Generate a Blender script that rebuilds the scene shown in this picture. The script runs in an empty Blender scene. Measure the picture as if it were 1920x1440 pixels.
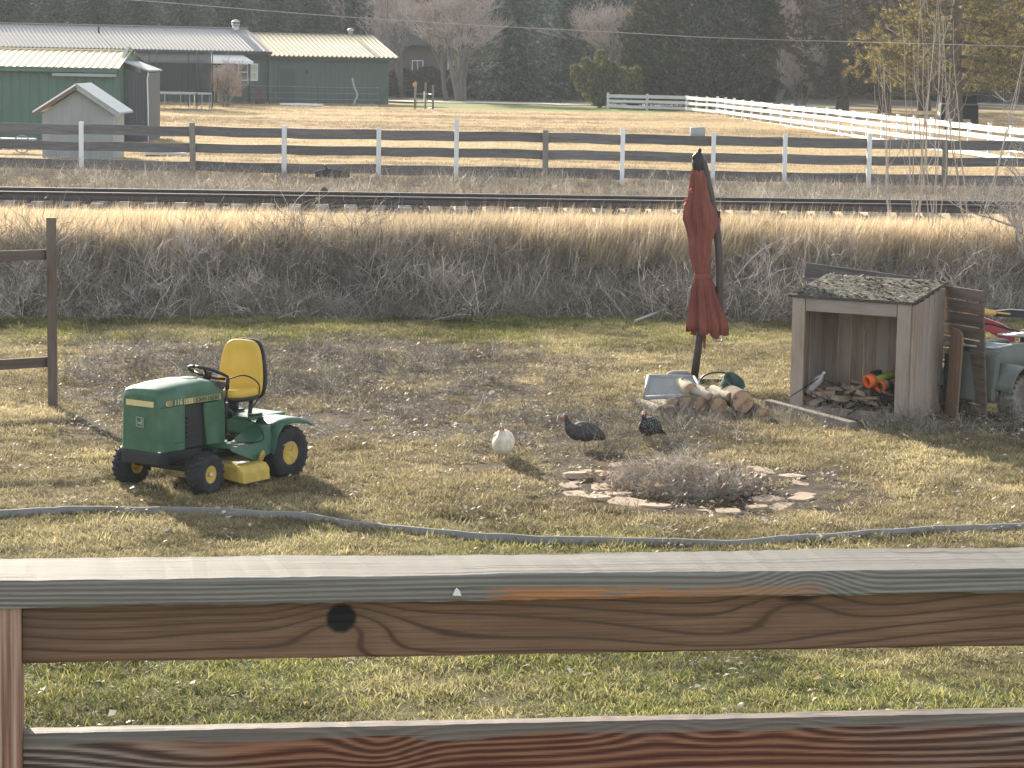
import bpy, bmesh, math, random
import numpy as np
from mathutils import Vector, Matrix, Euler

# ------------------------------------------------------------------ camera, light, exposure
S = bpy.context.scene
COL = S.collection
FPX, HOR, CAMZ, ROLL = 4800.0, 110.0, 4.0, 0.018      # focal length in photo pixels, horizon row, eye height, roll
PITCH = math.atan((720 - HOR) / FPX)
CR = Matrix.Rotation(math.pi / 2 - PITCH, 3, 'X') @ Matrix.Rotation(ROLL, 3, 'Z')
cd = bpy.data.cameras.new('camera'); cam = bpy.data.objects.new('camera', cd); COL.objects.link(cam)
cam.matrix_world = Matrix.Translation((0, 0, CAMZ)) @ CR.to_4x4()
cd.sensor_width = 36.0; cd.lens = FPX / 1920 * 36; cd.clip_start = 0.05; cd.clip_end = 3000
S.camera = cam

SUN_EL, SUN_AZ = math.radians(19.2), math.radians(-24.0)   # azimuth measured from +Y towards +X
W = bpy.data.worlds.new('World'); S.world = W; W.use_nodes = True
wn = W.node_tree.nodes; wn.clear()
wo = wn.new('ShaderNodeOutputWorld'); wb = wn.new('ShaderNodeBackground'); sk = wn.new('ShaderNodeTexSky')
sk.sky_type = 'NISHITA'; sk.sun_disc = False; sk.sun_elevation = SUN_EL; sk.sun_rotation = SUN_AZ
sk.altitude = 900; sk.air_density = 1.0; sk.dust_density = 1.5; sk.ozone_density = 1.0
wb.inputs['Strength'].default_value = 0.15
hs_ = wn.new('ShaderNodeHueSaturation'); hs_.inputs['Saturation'].default_value = 0.40      # thin white winter haze pales the sky
W.node_tree.links.new(sk.outputs[0], hs_.inputs['Color']); W.node_tree.links.new(hs_.outputs[0], wb.inputs[0]); W.node_tree.links.new(wb.outputs[0], wo.inputs[0])
sl = bpy.data.lights.new('sun', 'SUN'); sl.energy = 5.0; sl.angle = math.radians(0.55); sl.color = (1.0, 0.885, 0.71)
sun = bpy.data.objects.new('sun', sl); COL.objects.link(sun)
sdir = Vector((math.sin(SUN_AZ) * math.cos(SUN_EL), math.cos(SUN_AZ) * math.cos(SUN_EL), math.sin(SUN_EL)))
sun.rotation_euler = sdir.to_track_quat('Z', 'Y').to_euler(); sun.location = (-20, 30, 30)
S.view_settings.view_transform = 'Standard'; S.view_settings.look = 'None'
S.view_settings.exposure = 1.25; S.view_settings.gamma = 1.0; S.view_settings.use_curve_mapping = False
S.cycles.use_denoising = True
S.cycles.max_bounces = 6; S.cycles.diffuse_bounces = 3; S.cycles.transparent_max_bounces = 12; S.cycles.volume_bounces = 0
S.cycles.use_adaptive_sampling = False

# ------------------------------------------------------------------ helpers: places
R = random.Random(7)
def ray(px, py):
    return CR @ Vector(((px - 960) / FPX, -(py - 720) / FPX, -1.0))
def on_y(px, py, y):
    d = ray(px, py); t = y / d.y
    return Vector((d.x * t, y, CAMZ + d.z * t))
def on_z(px, py, z=0.0):
    d = ray(px, py); t = (z - CAMZ) / d.z
    return Vector((d.x * t, d.y * t, z))
def sstep(t):
    t = np.clip(t, 0, 1); return t * t * (3 - 2 * t)
def _hash(ix, iy, seed):
    n = (ix.astype(np.int64) * 374761393 + iy.astype(np.int64) * 668265263 + seed * 974711) & 0x7fffffff
    n = ((n ^ (n >> 13)) * 1274126177) & 0x7fffffff
    return ((n ^ (n >> 16)) & 0xffff) / 65535.0
def vnoise(x, y, seed=0):
    x = np.asarray(x, float); y = np.asarray(y, float)
    ix, iy = np.floor(x), np.floor(y); fx, fy = x - ix, y - iy
    fx = fx * fx * (3 - 2 * fx); fy = fy * fy * (3 - 2 * fy)
    a, b = _hash(ix, iy, seed), _hash(ix + 1, iy, seed); c, d = _hash(ix, iy + 1, seed), _hash(ix + 1, iy + 1, seed)
    return (a * (1 - fx) + b * fx) * (1 - fy) + (c * (1 - fx) + d * fx) * fy
def fbm(x, y, seed=0, o=4):
    v = 0; a = 0.5; t = 0
    for i in range(o):
        v = v + a * vnoise(np.asarray(x) * 2 ** i, np.asarray(y) * 2 ** i, seed + i); t += a; a *= 0.5
    return v / t
def edge_y(x):
    return 39.3 + 0.147 * np.asarray(x, float) + (fbm(np.asarray(x, float) * 0.6, 0 * np.asarray(x, float), 91, 3) - 0.5) * 1.5
def rail_y(x):
    return 49.5 + 0.07 * x
def H(x, y):
    x = np.asarray(x, float); y = np.asarray(y, float)
    lawn = (fbm(x * 0.5, y * 0.35, 3, 3) - 0.5) * 0.10 * sstep((y - 14) / 6) + (fbm(x * 2.2, y * 2.2, 5, 3) - 0.5) * 0.05
    e = edge_y(x)
    bank = sstep((y - e) / 2.8)
    ry = rail_y(x)
    plateau = 0.90 + 0.15 * sstep((y - e - 2) / 5) + (fbm(x * 0.8, y * 0.8, 9, 3) - 0.5) * 0.14 * (1 - sstep((y - ry + 2) / 1.0) * (1 - sstep((y - ry - 3) / 1.5)))
    far = 0.83 + 0.27 * sstep((y - 67) / 85)
    far = far + (fbm(x * 0.25, y * 0.9, 21, 3) - 0.5) * 0.10
    back = plateau * (1 - sstep((y - ry - 3.2) / 5)) + far * sstep((y - ry - 3.2) / 5)
    return lawn * (1 - bank) + back * bank
def Hs(x, y): return float(H(np.array([x]), np.array([y]))[0])
def ground(px, py):
    d = ray(px, py); t = 5.0; o = Vector((0, 0, CAMZ))
    while t < 600:
        p = o + d * (t / d.y)
        if p.z <= Hs(p.x, p.y): break
        t += 0.05 if t < 60 else 0.3
    return p
def gz(x, y, dz=0.0): return Vector((x, y, Hs(x, y) + dz))

# ------------------------------------------------------------------ helpers: things and parts
def tag(o, label=None, cat=None, group=None, kind=None):
    if label: o['label'] = label
    if cat: o['category'] = cat
    if group: o['group'] = group
    if kind: o['kind'] = kind
    return o
def thing(name, label, cat, loc=(0, 0, 0), rotz=0.0, group=None):
    o = bpy.data.objects.new(name, None); COL.objects.link(o)
    o.location = loc; o.rotation_euler = (0, 0, rotz); o.empty_display_size = 0.2
    return tag(o, label, cat, group)
def copy_tree(o, parent=None):
    c = o.copy(); COL.objects.link(c)
    if parent: c.parent = parent
    for ch in o.children: copy_tree(ch, c)
    return c
class MB:
    """collects simple solids into one mesh"""
    def __init__(s): s.v = []; s.f = []; s.m = []; s.sm = []
    def add(s, vs, fs, mi=0, smooth=False):
        b = len(s.v); s.v += [tuple(v) for v in vs]
        for f in fs: s.f.append(tuple(i + b for i in f)); s.m.append(mi); s.sm.append(smooth)
        return s
    def box(s, c, d, rot=None, mi=0, taper=1.0):
        x, y, z = d[0] / 2, d[1] / 2, d[2] / 2
        vs = [Vector((i * x * (taper if k > 0 else 1), j * y * (taper if k > 0 else 1), k * z)) for k in (-1, 1) for j in (-1, 1) for i in (-1, 1)]
        if rot is not None:
            M = rot if isinstance(rot, Matrix) else Euler(rot).to_matrix()
            vs = [M @ v for v in vs]
        c = Vector(c)
        return s.add([v + c for v in vs], [(0, 2, 3, 1), (4, 5, 7, 6), (0, 1, 5, 4), (2, 6, 7, 3), (0, 4, 6, 2), (1, 3, 7, 5)], mi)
    def beam(s, a, b, w, h, up=(0, 0, 1), mi=0):
        a, b = Vector(a), Vector(b); d = b - a; L = d.length; d.normalize()
        up = Vector(up); sd = d.cross(up)
        if sd.length < 1e-4: sd = d.cross(Vector((0, 1, 0)))
        sd.normalize(); u = sd.cross(d)
        M = Matrix((d, sd, u)).transposed()
        return s.box((a + b) / 2, (L, w, h), M, mi)
    def tube(s, pts, rad, n=8, mi=0, caps=True, smooth=True):
        pts = [Vector(p) for p in pts]; k = len(pts)
        if not hasattr(rad, '__len__'): rad = [rad] * k
        vs = []; fr = None
        for i, p in enumerate(pts):
            t = (pts[min(i + 1, k - 1)] - pts[max(i - 1, 0)])
            if t.length < 1e-9: t = Vector((0, 0, 1))
            t.normalize()
            if fr is None:
                fr = t.orthogonal().normalized()
            else:
                fr = fr - t * fr.dot(t)
                fr = fr.normalized() if fr.length > 1e-6 else t.orthogonal().normalized()
            bt = t.cross(fr)
            for j in range(n):
                a = 2 * math.pi * j / n
                vs.append(p + (fr * math.cos(a) + bt * math.sin(a)) * rad[i])
        fs = [(i * n + j, i * n + (j + 1) % n, (i + 1) * n + (j + 1) % n, (i + 1) * n + j) for i in range(k - 1) for j in range(n)]
        s.add(vs, fs, mi, smooth)
        if caps:
            b = len(s.v) - len(vs)
            s.f.append(tuple(b + j for j in range(n))[::-1]); s.m.append(mi); s.sm.append(False)
            s.f.append(tuple(b + (k - 1) * n + j for j in range(n))); s.m.append(mi); s.sm.append(False)
        return s
    def loft(s, rings, mi=0, closed=True, caps=True, smooth=True):
        n = len(rings[0]); vs = [v for r in rings for v in r]
        fs = []
        for i in range(len(rings) - 1):
            for j in range(n if closed else n - 1):
                fs.append((i * n + j, i * n + (j + 1) % n, (i + 1) * n + (j + 1) % n, (i + 1) * n + j))
        b = len(s.v); s.add(vs, fs, mi, smooth)
        if caps and closed:
            s.f.append(tuple(b + j for j in range(n))[::-1]); s.m.append(mi); s.sm.append(False)
            s.f.append(tuple(b + (len(rings) - 1) * n + j for j in range(n))); s.m.append(mi); s.sm.append(False)
        return s
    def lathe(s, prof, n=24, M=None, mi=0, smooth=True, close=False):
        rings = []
        for r, h in prof:
            ring = [Vector((r * math.cos(2 * math.pi * j / n), r * math.sin(2 * math.pi * j / n), h)) for j in range(n)]
            if M is not None: ring = [M @ v for v in ring]
            rings.append(ring)
        return s.loft(rings, mi, True, not close, smooth)
    def prism(s, poly, a, b, axis='Y', mi=0):
        """2-D outline extruded between a and b along an axis"""
        def P(u, w, t): return {'Y': (u, t, w), 'X': (t, u, w), 'Z': (u, w, t)}[axis]
        n = len(poly); vs = [P(u, w, a) for u, w in poly] + [P(u, w, b) for u, w in poly]
        fs = [tuple(range(n)), tuple(range(2 * n - 1, n - 1, -1))] + [(i, i + n, (i + 1) % n + n, (i + 1) % n) for i in range(n)]
        return s.add(vs, fs, mi)
    def ico(s, c, r, mi=0, sub=1, jit=0.0, rnd=None, rot=None, smooth=True):
        bm = bmesh.new(); bmesh.ops.create_icosphere(bm, subdivisions=sub, radius=1.0)
        r = r if hasattr(r, '__len__') else (r, r, r); c = Vector(c)
        M = Euler(rot).to_matrix() if rot is not None else None
        vs = []
        for v in bm.verts:
            p = v.co * (1 + (rnd.uniform(-jit, jit) if rnd else 0))
            p = Vector((p.x * r[0], p.y * r[1], p.z * r[2]))
            vs.append((M @ p if M else p) + c)
        s.add(vs, [tuple(v.index for v in f.verts) for f in bm.faces], mi, smooth); bm.free(); return s
    def mesh(s, name, mats):
        me = bpy.data.meshes.new(name); me.from_pydata(s.v, [], s.f)
        for m in (mats if isinstance(mats, (list, tuple)) else [mats]): me.materials.append(m)
        me.polygons.foreach_set('material_index', s.m); me.polygons.foreach_set('use_smooth', s.sm)
        bm = bmesh.new(); bm.from_mesh(me); bmesh.ops.recalc_face_normals(bm, faces=bm.faces); bm.to_mesh(me); bm.free()
        me.update(); return me
    def build(s, name, mats, parent=None, bevel=0.0, loc=None, rot=None, label=None, subs=0):
        return put(name, s.mesh(name, mats), parent, bevel, loc, rot, label, subs)
def put(name, me, parent=None, bevel=0.0, loc=None, rot=None, label=None, subs=0):
    o = bpy.data.objects.new(name, me); COL.objects.link(o)
    if parent: o.parent = parent
    if loc is not None: o.location = loc
    if rot is not None: o.rotation_euler = rot
    if label: o['label'] = label
    if bevel:
        b = o.modifiers.new('bevel', 'BEVEL'); b.width = bevel; b.segments = 2; b.limit_method = 'ANGLE'; b.angle_limit = math.radians(35)
    if subs:
        b = o.modifiers.new('subsurf', 'SUBSURF'); b.levels = subs; b.render_levels = subs
    return o
def text(name, body, size, m, parent, M, extrude=0.001, label=None):
    c = bpy.data.curves.new(name, 'FONT'); c.body = body; c.size = size; c.extrude = extrude; c.align_x = 'CENTER'; c.align_y = 'CENTER'
    c.materials.append(m); c.offset = size * 0.012
    t = bpy.data.objects.new('outline', c); COL.objects.link(t)
    me = bpy.data.meshes.new_from_object(t.evaluated_get(bpy.context.evaluated_depsgraph_get())); COL.objects.unlink(t); bpy.data.objects.remove(t)
    o = bpy.data.objects.new(name, me); COL.objects.link(o); o.parent = parent; o.matrix_local = M
    if label: o['label'] = label
    return o
def crom(pts, n=8):
    """smooth curve through points"""
    P = [Vector(p) for p in pts]; P = [2 * P[0] - P[1]] + P + [2 * P[-1] - P[-2]]; out = []
    for i in range(1, len(P) - 2):
        for k in range(n):
            t = k / n; a, b, c, d = P[i - 1], P[i], P[i + 1], P[i + 2]
            out.append(0.5 * ((2 * b) + (c - a) * t + (2 * a - 5 * b + 4 * c - d) * t * t + (3 * b - a - 3 * c + d) * t ** 3))
    return out + [P[-2]]

# ------------------------------------------------------------------ helpers: materials
class NB:
    def __init__(s, name):
        s.mat = bpy.data.materials.new(name); s.mat.use_nodes = True; s.t = s.mat.node_tree; s.t.nodes.clear()
        s.out = s.t.nodes.new('ShaderNodeOutputMaterial')
    def n(s, ty, **kw):
        x = s.t.nodes.new('ShaderNode' + ty)
        for k, v in kw.items(): setattr(x, k, v)
        return x
    def set(s, sock, v):
        if isinstance(v, bpy.types.NodeSocket): s.t.links.new(v, sock)
        elif v is not None:
            if sock.type == 'RGBA' and hasattr(v, '__len__') and len(v) == 3: v = (*v, 1)
            sock.default_value = v
    def m(s, op, a, b=None, c=None, clamp=False):
        x = s.n('Math', operation=op, use_clamp=clamp); s.set(x.inputs[0], a)
        if b is not None: s.set(x.inputs[1], b)
        if c is not None: s.set(x.inputs[2], c)
        return x.outputs[0]
    def coords(s, kind='Object'):
        return s.n('TexCoord').outputs[kind]
    def mapping(s, vec, scale=(1, 1, 1), loc=(0, 0, 0), rot=(0, 0, 0)):
        x = s.n('Mapping'); s.set(x.inputs[0], vec); x.inputs['Scale'].default_value = scale; x.inputs['Location'].default_value = loc; x.inputs['Rotation'].default_value = rot
        return x.outputs[0]
    def sep(s, vec):
        x = s.n('SeparateXYZ'); s.set(x.inputs[0], vec); return x.outputs
    def comb(s, a, b, c):
        x = s.n('CombineXYZ'); s.set(x.inputs[0], a); s.set(x.inputs[1], b); s.set(x.inputs[2], c); return x.outputs[0]
    def noise(s, vec, scale=5, detail=4, rough=0.6, dist=0.0):
        x = s.n('TexNoise'); s.set(x.inputs['Vector'], vec); s.set(x.inputs['Scale'], scale); x.inputs['Detail'].default_value = detail
        x.inputs['Roughness'].default_value = rough; x.inputs['Distortion'].default_value = dist
        return x.outputs['Fac']
    def ramp(s, fac, stops, interp='LINEAR'):
        x = s.n('ValToRGB'); s.set(x.inputs[0], fac); e = x.color_ramp.elements; x.color_ramp.interpolation = interp
        while len(e) < len(stops): e.new(0.5)
        for i, (p, c) in enumerate(stops):
            e[i].position = p; e[i].color = (*c, 1) if hasattr(c, '__len__') else (c, c, c, 1)
        return x.outputs[0]
    def mix(s, fac, a, b, mode='MIX'):
        x = s.n('Mix', data_type='RGBA', blend_type=mode); s.set(x.inputs[0], fac); s.set(x.inputs[6], a); s.set(x.inputs[7], b); return x.outputs[2]
    def bump(s, h, strength=0.3, dist=0.01):
        x = s.n('Bump'); s.set(x.inputs['Height'], h); x.inputs['Strength'].default_value = strength; x.inputs['Distance'].default_value = dist; return x.outputs[0]
    def principled(s, col, rough=0.8, metal=0.0, spec=0.4, normal=None, **kw):
        x = s.n('BsdfPrincipled'); s.set(x.inputs['Base Color'], col); s.set(x.inputs['Roughness'], rough); s.set(x.inputs['Metallic'], metal)
        s.set(x.inputs['Specular IOR Level'], spec)
        if normal is not None: s.set(x.inputs['Normal'], normal)
        for k, v in kw.items(): s.set(x.inputs[k], v)
        return x.outputs[0]
    def done(s, sh):
        s.t.links.new(sh, s.out.inputs[0]); return s.mat
def mul(c, k): return tuple(min(1, x * k) for x in c)
def mat(name, base, rough=0.75, var=0.25, scale=6.0, stretch=(1, 1, 1), bump=0.2, bdist=0.01, metal=0.0, spec=0.35, second=None, rvar=0.1, coat=0.0, detail=5):
    b = NB(name); v = b.mapping(b.coords(), stretch)
    oi = b.n('ObjectInfo').outputs['Random']
    off = b.m('MULTIPLY', oi, 17.0)
    va = b.n('VectorMath', operation='ADD'); b.set(va.inputs[0], v); b.set(va.inputs[1], b.comb(off, off, off))
    n1 = b.noise(va.outputs[0], scale, detail, 0.62); n2 = b.noise(va.outputs[0], scale * 0.22, 3, 0.5)
    f = b.m('ADD', b.m('MULTIPLY', n1, 0.6), b.m('MULTIPLY', n2, 0.4))
    hi = second if second else mul(base, 1 + var)
    col = b.ramp(f, [(0.3, mul(base, 1 - var)), (0.5, base), (0.7, hi)])
    col = b.mix(1.0, col, b.ramp(oi, [(0, 1 - var * 0.5), (1, 1.0)]), 'MULTIPLY')
    rg = b.m('ADD', b.m('MULTIPLY', n1, rvar * 2), rough - rvar, clamp=True)
    nm = b.bump(n1, bump, bdist) if bump else None
    return b.done(b.principled(col, rg, metal, spec, nm, **({'Coat Weight': coat} if coat else {})))
def leafmat(name, stops, trans=0.35, tint=None, rough=0.6, spec=0.25):
    """foliage and dry grass: each leaf or blade takes its own shade, the sun shines through"""
    b = NB(name); isl = b.n('NewGeometry').outputs['Random Per Island']
    col = b.ramp(isl, stops)
    if tint:
        at = b.n('Attribute', attribute_type='INSTANCER', attribute_name='tint').outputs['Fac']
        col = b.mix(at, col, b.ramp(isl, tint))
        va = b.n('Attribute', attribute_type='INSTANCER', attribute_name='val').outputs['Fac']
        vm = b.n('Mix', data_type='RGBA', blend_type='MULTIPLY'); vm.inputs[0].default_value = 1.0
        b.set(vm.inputs[6], col); b.set(vm.inputs[7], b.comb(va, va, va)); col = vm.outputs[2]
    p = b.principled(col, rough, 0, spec)
    tr = b.n('BsdfTranslucent'); b.set(tr.inputs[0], col)
    mx = b.n('MixShader'); mx.inputs[0].default_value = trans; b.t.links.new(p, mx.inputs[1]); b.t.links.new(tr.outputs[0], mx.inputs[2])
    return b.done(mx.outputs[0])
def woodmat(name, dark, light, along='X', scale=1.0, rough=0.8, bump=0.4, grey=None, contrast=1.0, stain=0.3):
    """sawn board: grain runs along one local axis, every board its own piece of tree"""
    b = NB(name); oi = b.n('ObjectInfo').outputs['Random']; v = b.coords()
    off = b.m('MULTIPLY', oi, 31.0)
    va = b.n('VectorMath', operation='ADD'); b.set(va.inputs[0], v); b.set(va.inputs[1], b.comb(off, off, off)); v = va.outputs[0]
    st = {'X': (0.06, 1, 1), 'Y': (1, 0.06, 1), 'Z': (1, 1, 0.06)}[along]
    st2 = {'X': (0.3, 1, 1), 'Y': (1, 0.3, 1), 'Z': (1, 1, 0.3)}[along]
    g = b.noise(b.mapping(v, st), 70 * scale, 5, 0.7, 0.6); g2 = b.noise(b.mapping(v, st), 14 * scale, 3, 0.6, 1.2); bl = b.noise(b.mapping(v, st2), 3 * scale, 4, 0.6)
    f = b.m('ADD', b.m('MULTIPLY', g, 0.55), b.m('MULTIPLY', g2, 0.45))
    w = 0.17 / contrast
    col = b.ramp(f, [(0.5 - w, dark), (0.5 + w, light)])
    if grey: col = b.mix(b.ramp(bl, [(0.4, 0.0), (0.62, 1.0)]), col, grey)
    col = b.mix(1.0, col, b.ramp(b.m('ADD', b.m('MULTIPLY', oi, 0.6), b.m('MULTIPLY', bl, 0.4)), [(0.1, 1 - stain), (0.9, 1.0)]), 'MULTIPLY')
    return b.done(b.principled(col, rough, 0, 0.3, b.bump(f, bump, 0.004)))

# ------------------------------------------------------------------ helpers: scattered stuff
def proto_collection(name, meshes):
    c = bpy.data.collections.new(name)
    for i, me in enumerate(meshes):
        c.objects.link(bpy.data.objects.new('%s_%02d' % (name, i), me))
    return c
def scatter(name, pts, rots, scl, idx, protos, tint=None, val=None, label=None, parent=None):
    """one object of stuff: many copies of a few small meshes set on points"""
    N = len(pts); me = bpy.data.meshes.new(name); me.vertices.add(N); me.vertices.foreach_set('co', np.asarray(pts, np.float32).ravel())
    def at(nm, ty, data):
        a = me.attributes.new(nm, ty, 'POINT'); a.data.foreach_set('vector' if ty == 'FLOAT_VECTOR' else 'value', np.ascontiguousarray(data).ravel())
    at('rot', 'FLOAT_VECTOR', np.asarray(rots, np.float32)); scl = np.asarray(scl, np.float32)
    if scl.ndim == 1: scl = np.repeat(scl[:, None], 3, 1)
    at('scl', 'FLOAT_VECTOR', scl); at('idx', 'INT', np.asarray(idx, np.int32))
    at('tint', 'FLOAT', np.asarray(tint if tint is not None else np.zeros(N), np.float32)); at('val', 'FLOAT', np.asarray(val if val is not None else np.ones(N), np.float32))
    o = bpy.data.objects.new(name, me); COL.objects.link(o); o['kind'] = 'stuff'
    if label: o['label'] = label
    if parent: o.parent = parent
    g = bpy.data.node_groups.new(name + '_nodes', 'GeometryNodeTree')
    g.interface.new_socket('Geometry', in_out='INPUT', socket_type='NodeSocketGeometry'); g.interface.new_socket('Geometry', in_out='OUTPUT', socket_type='NodeSocketGeometry')
    N_ = g.nodes.new; L = g.links.new
    gi, go = N_('NodeGroupInput'), N_('NodeGroupOutput'); ci = N_('GeometryNodeCollectionInfo'); ci.inputs['Collection'].default_value = proto_collection(name + '_pieces', protos)
    ci.inputs['Separate Children'].default_value = True; ci.inputs['Reset Children'].default_value = True
    ip = N_('GeometryNodeInstanceOnPoints'); ip.inputs['Pick Instance'].default_value = True
    def na(nm, ty):
        a = N_('GeometryNodeInputNamedAttribute'); a.data_type = ty; a.inputs['Name'].default_value = nm; return a.outputs['Attribute']
    L(gi.outputs[0], ip.inputs['Points']); L(ci.outputs[0], ip.inputs['Instance']); L(na('idx', 'INT'), ip.inputs['Instance Index'])
    L(na('rot', 'FLOAT_VECTOR'), ip.inputs['Rotation']); L(na('scl', 'FLOAT_VECTOR'), ip.inputs['Scale']); L(ip.outputs[0], go.inputs[0])
    md = o.modifiers.new('scatter', 'NODES'); md.node_group = g
    return o
def blades(seed, n, rad, h0, h1, w, lean, curl, m, flat=0.0, comb=None):
    """a tuft: n tapered blades rooted within rad; comb gives a common lean direction"""
    r = np.random.RandomState(seed); a = r.rand(n) * 6.283; d = rad * np.sqrt(r.rand(n))
    bx, by = d * np.cos(a), d * np.sin(a); hh = h0 + (h1 - h0) * r.rand(n); az = r.rand(n) * 6.283
    ln = lean * (0.3 + r.rand(n)); dx, dy = np.cos(az) * ln, np.sin(az) * ln
    if comb is not None: dx = dx + comb[0]; dy = dy + comb[1]
    dz = np.maximum(0.12, 1 - flat * r.rand(n)); L = np.sqrt(dx ** 2 + dy ** 2 + dz ** 2); dx, dy, dz = dx / L, dy / L, dz / L
    wa = r.rand(n) * 6.283; wx, wy = np.cos(wa) * w / 2, np.sin(wa) * w / 2
    cz = -curl * r.rand(n)
    V = np.zeros((n, 5, 3))
    def P(t): return np.stack([bx + dx * hh * t * (1 + 0.5 * t * -cz), by + dy * hh * t * (1 + 0.5 * t * -cz), hh * (dz * t + cz * t * t)], 1)
    off = np.stack([wx, wy, 0 * wx], 1)
    V[:, 0] = P(0) - off; V[:, 1] = P(0) + off; V[:, 2] = P(0.55) + off * 0.8; V[:, 3] = P(0.55) - off * 0.8; V[:, 4] = P(1.0)
    V[:, :2, 2] -= 0.01
    k = np.arange(n) * 5
    fs = [f for i in k for f in ((i, i + 1, i + 2, i + 3), (i + 3, i + 2, i + 4))]
    me = bpy.data.meshes.new('tuft'); me.from_pydata(V.reshape(-1, 3).tolist(), [], fs); me.materials.append(m); return me
def stalks(seed, n, rad, h0, h1, w, m, bend=0.5, kinks=4, flat=0.3, branch=2):
    """a tangle of thin kinked dry stems with side twigs, square ribbons crossed"""
    r = random.Random(seed); mb = MB()
    def stem(p, d, L, w, lev):
        pts = [p]; k = kinks if lev == 0 else 2
        for i in range(k):
            d = (d + Vector((r.uniform(-bend, bend), r.uniform(-bend, bend), r.uniform(-bend, bend) - 0.12 * i)) * 0.6).normalized()
            p = p + d * L / k; pts.append(p)
            if lev < branch and i > 0 and r.random() < 0.6:
                stem(p, (d + Vector((r.uniform(-1, 1), r.uniform(-1, 1), r.uniform(-.4, .8)))).normalized(), L * r.uniform(.25, .5), w * .65, lev + 1)
        mb.tube(pts, [w * (1 - 0.7 * i / k) for i in range(k + 1)], 3, caps=False, smooth=False)
    for i in range(n):
        a = r.uniform(0, 6.28); q = rad * math.sqrt(r.random())
        az = r.uniform(0, 6.28); ln = r.uniform(0, 1) * (0.4 + flat)
        stem(Vector((q * math.cos(a), q * math.sin(a), -0.02)), Vector((math.cos(az) * ln, math.sin(az) * ln, 1 - flat * r.random())).normalized(), r.uniform(h0, h1), w, 0)
    me = bpy.data.meshes.new('stalks'); me.from_pydata(mb.v, [], mb.f); me.materials.append(m); return me
# ------------------------------------------------------------------ the land
def masks(x, y):
    """where the lawn is green, where bare soil shows (real ground cover)"""
    x = np.asarray(x, float); y = np.asarray(y, float); u = x / np.maximum(y, 1) * FPX
    n = fbm(x * 0.55, y * 0.40, 31, 4); n2 = fbm(x * 1.6, y * 1.1, 37, 3); n3 = fbm(x * 4, y * 4, 39, 2)
    e = edge_y(x)
    strip = sstep((y - (e - 4.3) + (n - 0.5) * 2.5) / 1.2) * (1 - sstep((y - e + 0.35) / 0.5))
    strip *= 0.45 + 0.55 * sstep((n2 - 0.35) / 0.25)
    strip *= 1 - 0.35 * sstep((u - 0) / 250)
    near = (1 - sstep((y - 20.5) / 4)) * (0.22 + 0.50 * sstep((n - 0.40) / 0.22)) + 0.10 * sstep((n2 - .5) / .2)
    near = near * (1 - 0.45 * sstep((u - 150) / 300) * sstep((y - 19) / 2))
    fore = (1 - sstep((y - 17.5) / 1.5)) * 0.20
    mid = 0.18 * sstep((n2 - 0.45) / 0.2)
    green = np.clip(np.maximum(strip, np.maximum(near + fore, mid)), 0, 1)
    a = sstep((y - 25.6 + (n - .5) * 3) / 1.2) * (1 - sstep((y - 35.0 + (n - .5) * 3) / 1.2)) * sstep((u + 900) / 120) * (1 - sstep((u + 60 + (n2 - .5) * 500) / 260))
    b = sstep((y - 24.0) / 0.8) * (1 - sstep((y - 28.5) / 1.5)) * sstep((u + 160) / 150) * (1 - sstep((u - 330) / 150)) * 0.75
    cx, cy = 1.72, 24.0
    rr = np.sqrt((x - cx) ** 2 + (y - cy) ** 2); c = (1 - sstep((rr - 1.35 - (n2 - .5) * 1.2) / 0.6)) * 0.9
    f = sstep((u - 470) / 80) * sstep((y - 27.0) / 1.2) * (1 - sstep((y - 31) / 1.0)) * 0.6
    soil = np.clip(np.maximum(np.maximum(a, f), np.maximum(b, c)) * (0.35 + 0.9 * sstep((n3 * 0.5 + n2 * 0.5 - 0.32) / 0.25)), 0, 1)
    return green, soil
xs = np.concatenate([np.linspace(-330, -32, 26)[:-1], np.linspace(-32, -9, 60)[:-1], np.linspace(-9, 9, 145), np.linspace(9, 32, 60)[1:], np.linspace(32, 330, 26)[1:]])
ys = np.concatenate([np.linspace(-40, 12, 12)[:-1], np.linspace(12, 36, 200)[:-1], np.linspace(36, 53, 140)[:-1], np.linspace(53, 160, 220)[:-1], np.linspace(160, 420, 40)])
GX, GY = np.meshgrid(xs, ys); GZ = H(GX, GY)
gv = np.stack([GX, GY, GZ], -1).reshape(-1, 3); nx, ny = len(xs), len(ys)
ii = (np.arange(ny - 1)[:, None] * nx + np.arange(nx - 1)[None, :]).ravel()
gf = np.stack([ii, ii + 1, ii + nx + 1, ii + nx], 1)
gm = bpy.data.meshes.new('ground'); gm.vertices.add(len(gv)); gm.vertices.foreach_set('co', gv.astype(np.float32).ravel())
gm.loops.add(gf.size); gm.loops.foreach_set('vertex_index', gf.ravel().astype(np.int32)); gm.polygons.add(len(gf))
gm.polygons.foreach_set('loop_start', np.arange(len(gf), dtype=np.int32) * 4); gm.polygons.foreach_set('loop_total', np.full(len(gf), 4, np.int32))
gm.polygons.foreach_set('use_smooth', np.ones(len(gf), bool)); gm.update(calc_edges=True)
def lerp(a, b, t): return a + (b - a) * t[..., None]
X, Y = gv[:, 0], gv[:, 1]; gr, so = masks(X, Y)
straw, olive, soil_c = np.array([.15, .11, .048]), np.array([.065, .075, .024]), np.array([.060, .045, .034])
colr = lerp(lerp(np.broadcast_to(straw, (len(X), 3)), olive, gr), soil_c, so)
e_ = edge_y(X); colr = lerp(colr, np.array([.12, .09, .055]), sstep((Y - e_ + .3) / .6))
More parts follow.
